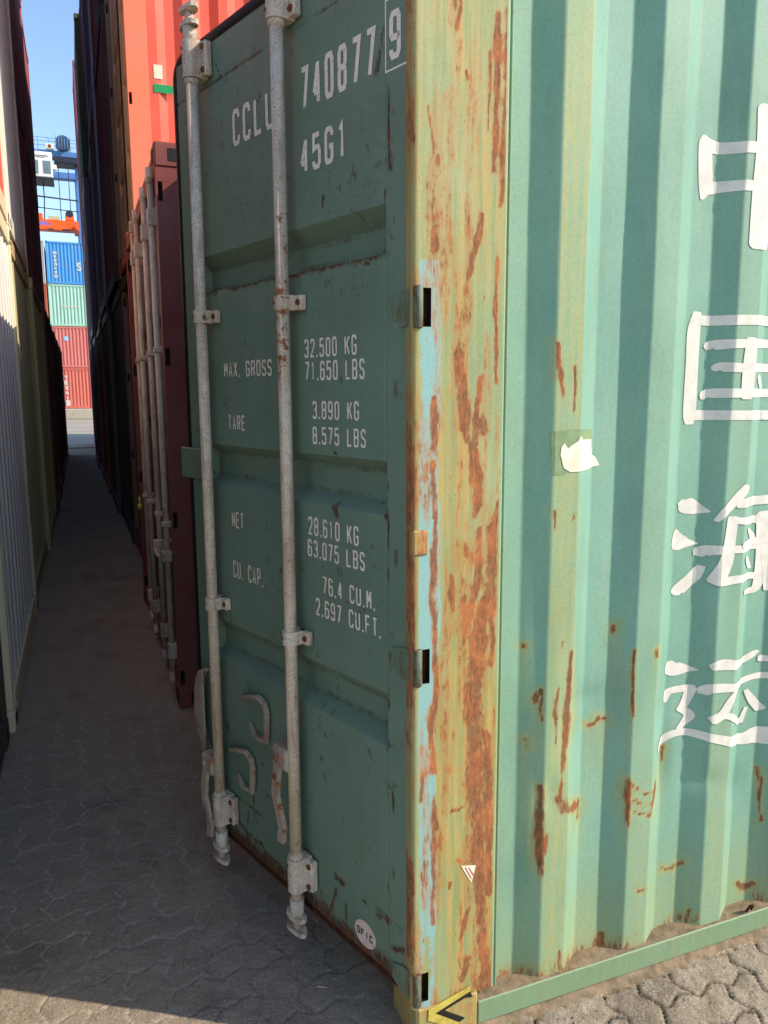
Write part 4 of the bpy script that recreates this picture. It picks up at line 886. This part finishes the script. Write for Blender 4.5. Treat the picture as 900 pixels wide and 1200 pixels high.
# ---- locking bars
def locking_bar(s, zb, ztop, hub_z, hub_dir, hname):
    m = MB(); x = -.042
    m.tube([(x, s, zb+.10), (x, s, 2.735)], .0175, 20)
    for z in (2.606, .326): m.tube([(x, s, z-.010), (x, s, z-.006), (x, s, z+.006), (x, s, z+.010)], [.0175, .0225, .0225, .0175], 20, caps=False)
    bar = m.build('locking_bar', m_bar, door)
    for sg, ze in ((1, 2.735), (-1, zb+.085)):                     # cam at each end: shaft, collar and two hooked lips
        c = MB(); c.tube([(x, s, ze-sg*.03), (x, s, ze+sg*.020), (x, s, ze+sg*.024), (x, s, ze+sg*.066)], [.0215, .0205, .0150, .0140], 18)
        for k, (zz_, tl) in enumerate(((.024, .10), (.060, -.16))):
            pl2 = [(-.046, .000), (-.040, -.012), (-.016, -.020), (.012, -.022), (.036, -.018), (.050, -.006), (.044, .010), (.018, .018), (-.018, .020), (-.038, .012)]
            c.prism(pl2, lambda u, v, h, zz_=zz_, tl=tl: (x+v, s+u*.9, ze+sg*(zz_+h-abs(u)*tl)), 0, .013)
        c.build('cam', m_bar, bar)
    for z in (2.665, .268):                                      # long bearing brackets top and bottom
        b = MB(); hh = .052
        b.prism([(x+.026*math.cos(t), s+.026*math.sin(t)) for t in np.linspace(math.pi*.5, math.pi*1.5, 12)]+[(-.002, s-.026), (-.002, s+.026)], lambda u, v, h: (u, v, h), z-hh, z+hh, 0)
        b.bbox(-.024, -.0005, s-.054, s+.010, z-hh+.004, z+hh-.004, .0035)
        for q in (-1, 1): b.tube([(-.0242, s-.040, z+q*.032), (-.0290, s-.040, z+q*.032)], [.0095, .0075], 10, 1); b.tube([(x-.0255, s+.008, z+q*.03), (x-.0275, s+.0085, z+q*.03)], .0045, 8, 1)
        b.build('bearing_bracket', [m_bar, m_rustm], bar)
    for z in (1.920, .998):                                      # narrow guide brackets
        b = MB(); hh = .0195
        b.prism([(x+.0235*math.cos(t), s+.0235*math.sin(t)) for t in np.linspace(math.pi*.5, math.pi*1.5, 12)]+[(-.002, s-.0235), (-.002, s+.0235)], lambda u, v, h: (u, v, h), z-hh, z+hh, 0)
        b.bbox(-.020, -.0005, s-.052, s-.0, z-hh, z+hh, .003); b.tube([(-.0202, s-.040, z), (-.0250, s-.040, z)], [.0090, .0070], 8, 1); b.tube([(x-.0230, s+.006, z), (x-.0248, s+.0065, z)], .0045, 8, 1); b.build('guide_bracket', [m_bar, m_rustm], bar)
    # handle hub and hanging handle
    hb = MB(); hb.bbox(x-.030, x+.022, s-.004, s+.072, hub_z-.034, hub_z+.034, .007); hb.tube([(x-.026, s+.048, hub_z), (x-.036, s+.048, hub_z)], .009, 10)
    hb.build('handle_hub', m_hw, bar)
    hd = MB(); pts = [(x-.022, s+.046, hub_z-.01), (x-.030, s+.050, hub_z-.07), (x-.032, s+.052, hub_z-.12), (x-.026, s+.040, hub_z-.18), (x-.022, s+.034, hub_z-.225), (x-.026, s+.036, hub_z-.265)]
    P_l = [(Vector(p), .0145) for p in pts]; n0 = len(hd.v)
    for p, hw in P_l:
        for (du, dv) in ((-.0065, -hw), (.0065, -hw), (.0065, hw), (-.0065, hw)): hd.v.append((p.x+du, p.y+dv, p.z))
    for i in range(len(P_l)-1):
        for k in range(4):
            a_ = n0+i*4+k; b_ = n0+i*4+(k+1) % 4; hd.f.append((a_, b_, b_+4, a_+4)); hd.m.append(0); hd.sm.append(False)
    hd.f.append((n0+3, n0+2, n0+1, n0)); hd.m.append(0); hd.sm.append(False); e_ = n0+(len(P_l)-1)*4; hd.f.append((e_, e_+1, e_+2, e_+3)); hd.m.append(0); hd.sm.append(False)
    hd.tube([(x-.038, s+.052, hub_z-.128), (x-.042, s+.052, hub_z-.128)], .005, 8)
    hd.build('handle', m_hw, bar)
locking_bar(.962, .072, 2.78, .428, 1, 'a')
locking_bar(.488, .072, 2.78, .628, 1, 'b')
# locking_bar's children: sub-parts hang under the door one level below the bar, so re-hang them on the door
for o in [o for o in SC.objects if o.name.split('.')[0] in ('cam', 'bearing_bracket', 'guide_bracket', 'handle_hub', 'handle') and o.parent and o.parent.name.startswith('locking_bar') and o.parent.parent == door]:
    o.parent = door
# the two handle catches
for top, bot in (([(.852, .684), (.838, .700), (.790, .722), (.728, .738), (.694, .728), (.680, .700), (.684, .640), (.690, .596)], [(.812, .622), (.790, .614), (.750, .596), (.690, .604)]),
                 ([(.950, .470), (.935, .486), (.880, .506), (.822, .520), (.790, .508), (.778, .480), (.782, .430), (.788, .388)], [(.905, .412), (.885, .404), (.845, .388), (.788, .396)])):
    k = MB()
    for pl_, wd in ((top, .0060), (bot, .0048)):
        nn = len(pl_); n0 = len(k.v)
        for i, (s_, z_) in enumerate(pl_):
            a2 = pl_[max(i-1, 0)]; b2 = pl_[min(i+1, nn-1)]; d_ = Vector((b2[0]-a2[0], b2[1]-a2[1])).normalized(); nx, nz = -d_.y*wd, d_.x*wd
            ho = .004 if i == 0 else (.016 if i == 1 else .022); hi = ho-.014 if i else -.001
            k.v += [(-hi, s_-nx, z_-nz), (-ho, s_-nx, z_-nz), (-ho, s_+nx, z_+nz), (-hi, s_+nx, z_+nz)]
        for i in range(nn-1):
            for j in range(4):
                a_ = n0+i*4+j; b_ = n0+i*4+(j+1) % 4; k.f.append((a_, b_, b_+4, a_+4)); k.m.append(0); k.sm.append(False)
        k.f.append((n0+3, n0+2, n0+1, n0)); k.m.append(0); k.sm.append(False); e_ = n0+(nn-1)*4; k.f.append((e_, e_+1, e_+2, e_+3)); k.m.append(0); k.sm.append(False)
    k.build('handle_catch', m_hw, door)
# lock guard plate at the free edge, lap tab
k = MB(); k.prism([(1.075+.0*math.cos(t)+.075*math.sin(t)*.9, .580+.155*math.cos(t)) for t in np.linspace(0, math.pi, 14)], lambda u, v, h: (-.030-h, u, v), 0, .008)
k.prism([(1.075+.078*math.sin(t)*.9, .580+.157*math.cos(t)) for t in np.linspace(.15, math.pi-.15, 12)]+[(1.075+.064*math.sin(t)*.9, .580+.143*math.cos(t)) for t in np.linspace(math.pi-.15, .15, 12)], lambda u, v, h: (-.030+h, u, v), 0, .026)
k.build('lock_guard', m_hw, door)
k = MB(); k.bbox(-.014, -.001, 1.03, 1.212, 1.398, 1.502, .004); k.tube([(-.015, 1.075, 1.45), (-.020, 1.075, 1.45)], .009, 8)
kk = k.build('lap_plate', m_door, door)
# hinges
for c0, c1 in ((.134, .215), (.99, 1.076), (1.828, 1.913), (2.62, 2.71)):
    k = MB(); zc = (c0+c1)/2
    k.prism([(.004, zc-.040), (.004, zc+.040), (.050, zc+.040), (.088, zc+.026), (.088, zc-.014), (.050, zc-.040)], lambda u, v, h: (h, u, v), -.006, .004)
    k.tube([(.000, -.002, zc-.046), (.000, -.002, zc-.043), (.000, -.002, zc+.043), (.000, -.002, zc+.046)], [.009, .0115, .0115, .009], 14)
    hob = k.build('hinge', m_door, door)
    at = hob.data.attributes.new('rust', 'FLOAT', 'POINT'); at.data.foreach_set('value', [.5 if v.co.y < .02 else .22 for v in hob.data.vertices]); at = hob.data.attributes.new('wash', 'FLOAT', 'POINT'); at.data.foreach_set('value', [.6]*len(hob.data.vertices))
for o in (kk, hob):
    pass
for nm_, val in (('rust', .1), ('wash', .3), ('mint', .25)):
    at = kk.data.attributes.new(nm_, 'FLOAT', 'POINT'); at.data.foreach_set('value', [val]*len(kk.data.vertices))

# ================================================================ DETAILS ON THE OTHER CONTAINERS
# red container behind the door: yellow bolt seal on its nearest door
d0 = [o for o in R1.children if o.name.startswith('door')][0]
seal.build('bolt_seal', m_yellow, d0)
# hazard tags on the white ribbed container's far post, scraps on the dark one
hz2 = MB()
for z in (.98, .76):
    hz2.box(CL+.0005, CL+.002, 2.30, 2.36, z-.05, z+.05, 0); hz2.box(CL+.002, CL+.003, 2.305, 2.33, z+.0, z+.045, 1); hz2.box(CL+.002, CL+.003, 2.325, 2.355, z-.045, z-.005, 1)
hz2.build('hazard_sticker', [m_yellow, m_black], LC[(1, 0)])
sc2 = MB(); sc2.box(CL+.0005, CL+.002, 1.80, 1.93, .28, .40, 0); sc2.box(CL+.002, CL+.003, 1.80, 1.90, .28, .33, 1)
sc2.build('data_plate', [m_lineup, mat_simple('plate_blue', srgb(60, 96, 150), srgb(70, 110, 160), 20)], LC[(0, 0)])
# white label and green stripe on the orange red container's side
orange = RC[(2, 1)]
k = MB(); k.box(.205, .27, .0085, .0115, 1.20, 1.30, 0); k.box(.20, .36, .0070, .0085, 1.10, 1.16, 1)
k.build('side_label', [m_paper, mat_simple('green_tape', srgb(30, 150, 90), srgb(36, 140, 84), 20)], orange)
m_bluefilm = mat_simple('blue_print', srgb(110, 110, 190), srgb(120, 118, 196), 20)
def end_text(parent, t, mat, h, adv, sw, mode, a0, z0, name='lettering'):
    """paint on a front end; y is across, mode 'across', 'turned' (reads upwards) or 'stack' """
    k = MB(); 
    def q4(q, lay):
        n = len(k.v)
        for p in q: k.v.append((CL-.0150+lay*.002, p[0], p[1]))
        k.f.append((n, n+1, n+2, n+3)); k.m.append(0); k.sm.append(False)
    if mode == 'across':
        for quads, l in text_quads(t, a0, z0, h, adv, sw): [q4([(p.x, p.y) for p in q], l) for q in quads]
    elif mode == 'turned':
        for quads, l in text_quads(t, 0, 0, h, adv, sw): [q4([(a0-p.y, z0+p.x) for p in q], l) for q in quads]
    else:
        for i, ch in enumerate(t):
            for quads, l in text_quads(ch, 0, 0, h, adv, sw): [q4([(a0+p.x, z0-i*h*1.18+p.y) for p in q], l) for q in quads]
    return k.build(name, mat, parent)
# across the container y runs +X in the world, as it does in the photograph
end_text(FC[(0, 3)], 'OHYUNME', m_lineup, .26, .27, .075, 'turned', .72, .42)
end_text(FC[(0, 3)], 'S', m_lineup, .58, .42, .12, 'across', 1.98, .95, 'painted_mark')
end_text(FC[(0, 2)], 'CHINA', m_lineup, .24, .25, .06, 'across', .86, 1.25)
end_text(FC[(0, 0)], 'TEXAI', m_lineup, .30, .42, .085, 'stack', .66, 2.05)
k = MB(); k.box(CL-.016, CL-.012, .70, .98, .2, .62); k.build('data_panel', m_lineup, FC[(0, 0)])
k = MB(); k.prism([(.98+.17*math.cos(t), 2.05+.19*math.sin(t)) for t in np.linspace(0, 2*math.pi, 7)[:-1]], lambda u, v, h: (CL-.016+h, u, v), 0, .004)
k.build('emblem', mat_simple('emblem_blue', srgb(150, 200, 226), srgb(130, 186, 216), 8), FC[(0, 1)])

# ================================================================ YARD CRANE, far behind the stacks
m_cblue = mat_simple('crane_blue', srgb(84, 128, 186), srgb(74, 116, 172), 2, .5, .05); m_cwhite = mat_simple('crane_white', srgb(226, 224, 216), srgb(212, 208, 198), 3, .5, .05)
m_orange = mat_simple('spreader_orange', srgb(240, 98, 30), srgb(226, 84, 26), 3, .5, .1); m_cdark = mat_simple('crane_dark', srgb(32, 40, 56), srgb(44, 52, 66), 3, .5, .05)
m_glass = mat_simple('cab_glass', srgb(112, 132, 142), srgb(92, 112, 122), 2, .15, 0)
CR = empty('gantry_crane', (0, 66, 0)); tag(CR, 'blue gantry crane with a white operator cab rising behind the far containers', 'crane')
k = MB()
for y in (-.5, 5.5): k.bbox(-16, 3.0, y, y+.9, 19.62, 20.12, .03)
k.build('girder', m_cblue, CR)
for x in (.20, -15.6):
    for y in (-.3, 5.8):
        k = MB(); k.bbox(x, x+.5, y, y+.55, 1.2, 19.6, .03); k.build('leg', m_cblue, CR)
        k = MB(); k.tube([(x+.05, y-.1, .6), (x+.45, y-.1, .6)], .6, 18); k.tube([(x+.0, y+1.0, .6), (x+.4, y+1.0, .6)], .6, 18); k.build('wheel', m_rubber, CR)
k = MB(); k.bbox(.15, .75, -.8, 7, .9, 1.4, .03); k.bbox(-15.65, -15.05, -.8, 7, .9, 1.4, .03); k.build('sill_beam', m_cblue, CR)
k = MB(); k.bbox(-1.25, 1.6, -1.1, .6, 19.12, 19.60, .05); k.build('trolley_frame', m_cdark, CR)
k = MB()
for z in (20.45, 20.75, 21.0): k.tube([(-16, -.5, z), (3, -.5, z)], .022, 5)
for i in range(26): k.tube([(-16+i*.76, -.5, 20.1), (-16+i*.76, -.5, 21.0)], .02, 5)
k.build('railing', m_cblue, CR)
k = MB(); k.tube([(-.55, -.9, 20.66), (-.55, .3, 20.66)], .52, 20); k.build('hoist_drum', mat_simple('drum_grey', srgb(92, 110, 128), srgb(60, 72, 84), 5, .5, .2), CR)
k = MB()
for a_ in range(6): k.tube([(-1.05+a_*.2, -.95, 20.13), (-1.05+a_*.2, -.95, 21.1)], .025, 5)
k.build('drum_cage', m_cblue, CR)
k = MB(); k.bbox(-1.80, -1.22, -.9, -.3, 20.13, 20.50, .03); k.tube([(-1.5, -.92, 20.3), (-1.5, -.88, 20.3)], .13, 12, 1); k.build('floodlight', [m_cwhite, m_rustm], CR)
cab = MB(); cab.bbox(-3.15, -1.38, -1.9, .4, 17.78, 19.60, .06); cabo = cab.build('operator_cab', m_cwhite, CR)
k = MB(); k.box(-2.02, -1.50, -1.925, -1.88, 18.05, 18.95); k.box(-2.85, -2.35, -1.925, -1.88, 18.0, 18.95); k.box(-1.40, -1.36, -1.5, -.2, 18.1, 18.95); k.build('window', m_glass, cabo)
k = MB(); k.box(-2.6, -1.65, -1.925, -1.90, 19.27, 19.31); k.box(-2.5, -1.9, -1.925, -1.90, 19.17, 19.20); k.build('name_strip', m_cdark, cabo)
k = MB(); k.bbox(-1.36, -1.10, -1.7, -1.2, 18.45, 18.78, .03); k.build('side_lamp', m_cwhite, cabo)
k = MB(); k.bbox(-3.15, -1.34, -2.0, .4, 17.66, 17.76, .02); k.build('cab_platform', m_cdark, cabo)
k = MB(); k.tube([(-9, -.3, 17.1), (-2.9, -.3, 16.78), (.3, -.3, 16.62)], .055, 6); k.tube([(-9, -.3, 16.1), (-2.9, -.3, 15.95), (.3, -.3, 15.80)], .035, 6)
k.tube([(-2.12, -.3, 17.66), (-2.12, -.3, 16.7), (-2.2, -.3, 15.0)], .04, 6); k.build('cable', m_cdark, CR)
SPR = empty('container_spreader', (0, 65.0, 14.0)); tag(SPR, 'orange spreader frame with blue lettering hanging from the crane above the blue container', 'spreader')
k = MB(); k.bbox(-5.9, .18, -.5, .5, .12, .86, .03); k.bbox(-6.3, -5.7, -1.2, 1.2, .05, .5, .03); k.bbox(-.12, .20, -1.2, 1.2, .05, .5, .03); k.build('beam', m_orange, SPR)
k = MB(); k.bbox(-.72, -.08, -.45, .45, .86, 1.38, .05); k.bbox(-3.0, -2.30, -.45, .45, .86, 1.30, .05); k.build('sheave_housing', m_orange, SPR)
k = MB(); k.tube([(-.40, -.46, 1.38), (-.40, .46, 1.38)], .27, 16); k.build('sheave', m_cdark, SPR)
k = MB(); k.bbox(-1.9, -1.1, -.4, .4, .865, 1.15, .03); k.build('motor_box', mat_simple('box_beige', srgb(190, 180, 130), srgb(170, 160, 120), 5), SPR)
k = MB(); k.box(-.95, -.45, -.53, -.48, .10, .22); k.box(-2.0, -1.6, -.53, -.48, .10, .20); k.box(-.16, .0, -1.22, -1.18, .06, .16); k.build('pad', m_cdark, SPR)
k = MB()
for quads, l in text_quads('BROMMA', -3.42, .38, .34, .30, .06):
    for q in quads:
        n = len(k.v)
        for p in q: k.v.append((p.x, -.503-l*.002, p.y))
        k.f.append((n, n+1, n+2, n+3)); k.m.append(0); k.sm.append(False)
k.build('lettering', m_bluefilm, SPR)
for x in (-1.0, -.30):
    k = MB(); k.tube([(x, 0, .9), (x, 0, 5.15)], .03, 6); k.build('hoist_rope', m_cdark, SPR)

# ================================================================ LOOSE GRIT
gr = MB(); rg = random.Random(4)
for i in range(900):
    if i < 600: x = rg.uniform(-1.05, .05); y = .25+abs(rg.gauss(0, 1.6)); s = rg.uniform(.0012, .0042)
    else: x = rg.uniform(.2, 1.5); y = rg.uniform(-.32, -.03); s = rg.uniform(.001, .0038)
    if i % 97 == 0: s *= 2.2
    z = .002
    n = len(gr.v); sc_ = [rg.uniform(.6, 1.3) for _ in range(3)]; a_ = rg.uniform(0, 3)
    for (u, v, h) in ((1, 0, 0), (0, 1, 0), (-1, 0, 0), (0, -1, 0), (.1, .1, .8), (0, 0, -.6)):
        gr.v.append((x+s*(u*sc_[0]*math.cos(a_)-v*sc_[1]*math.sin(a_)), y+s*(u*sc_[0]*math.sin(a_)+v*sc_[1]*math.cos(a_)), z+s*h*sc_[2]))
    for f in ((0, 1, 4), (1, 2, 4), (2, 3, 4), (3, 0, 4), (1, 0, 5), (2, 1, 5), (3, 2, 5), (0, 3, 5)): gr.f.append(tuple(n+q for q in f)); gr.m.append(0); gr.sm.append(False)
tag(gr.build('grit', mat_simple('grit_stone', srgb(168, 158, 144), srgb(120, 110, 98), 200, .95, .1)), 'loose grit and small stones scattered over the paving', 'grit', None, 'stuff')
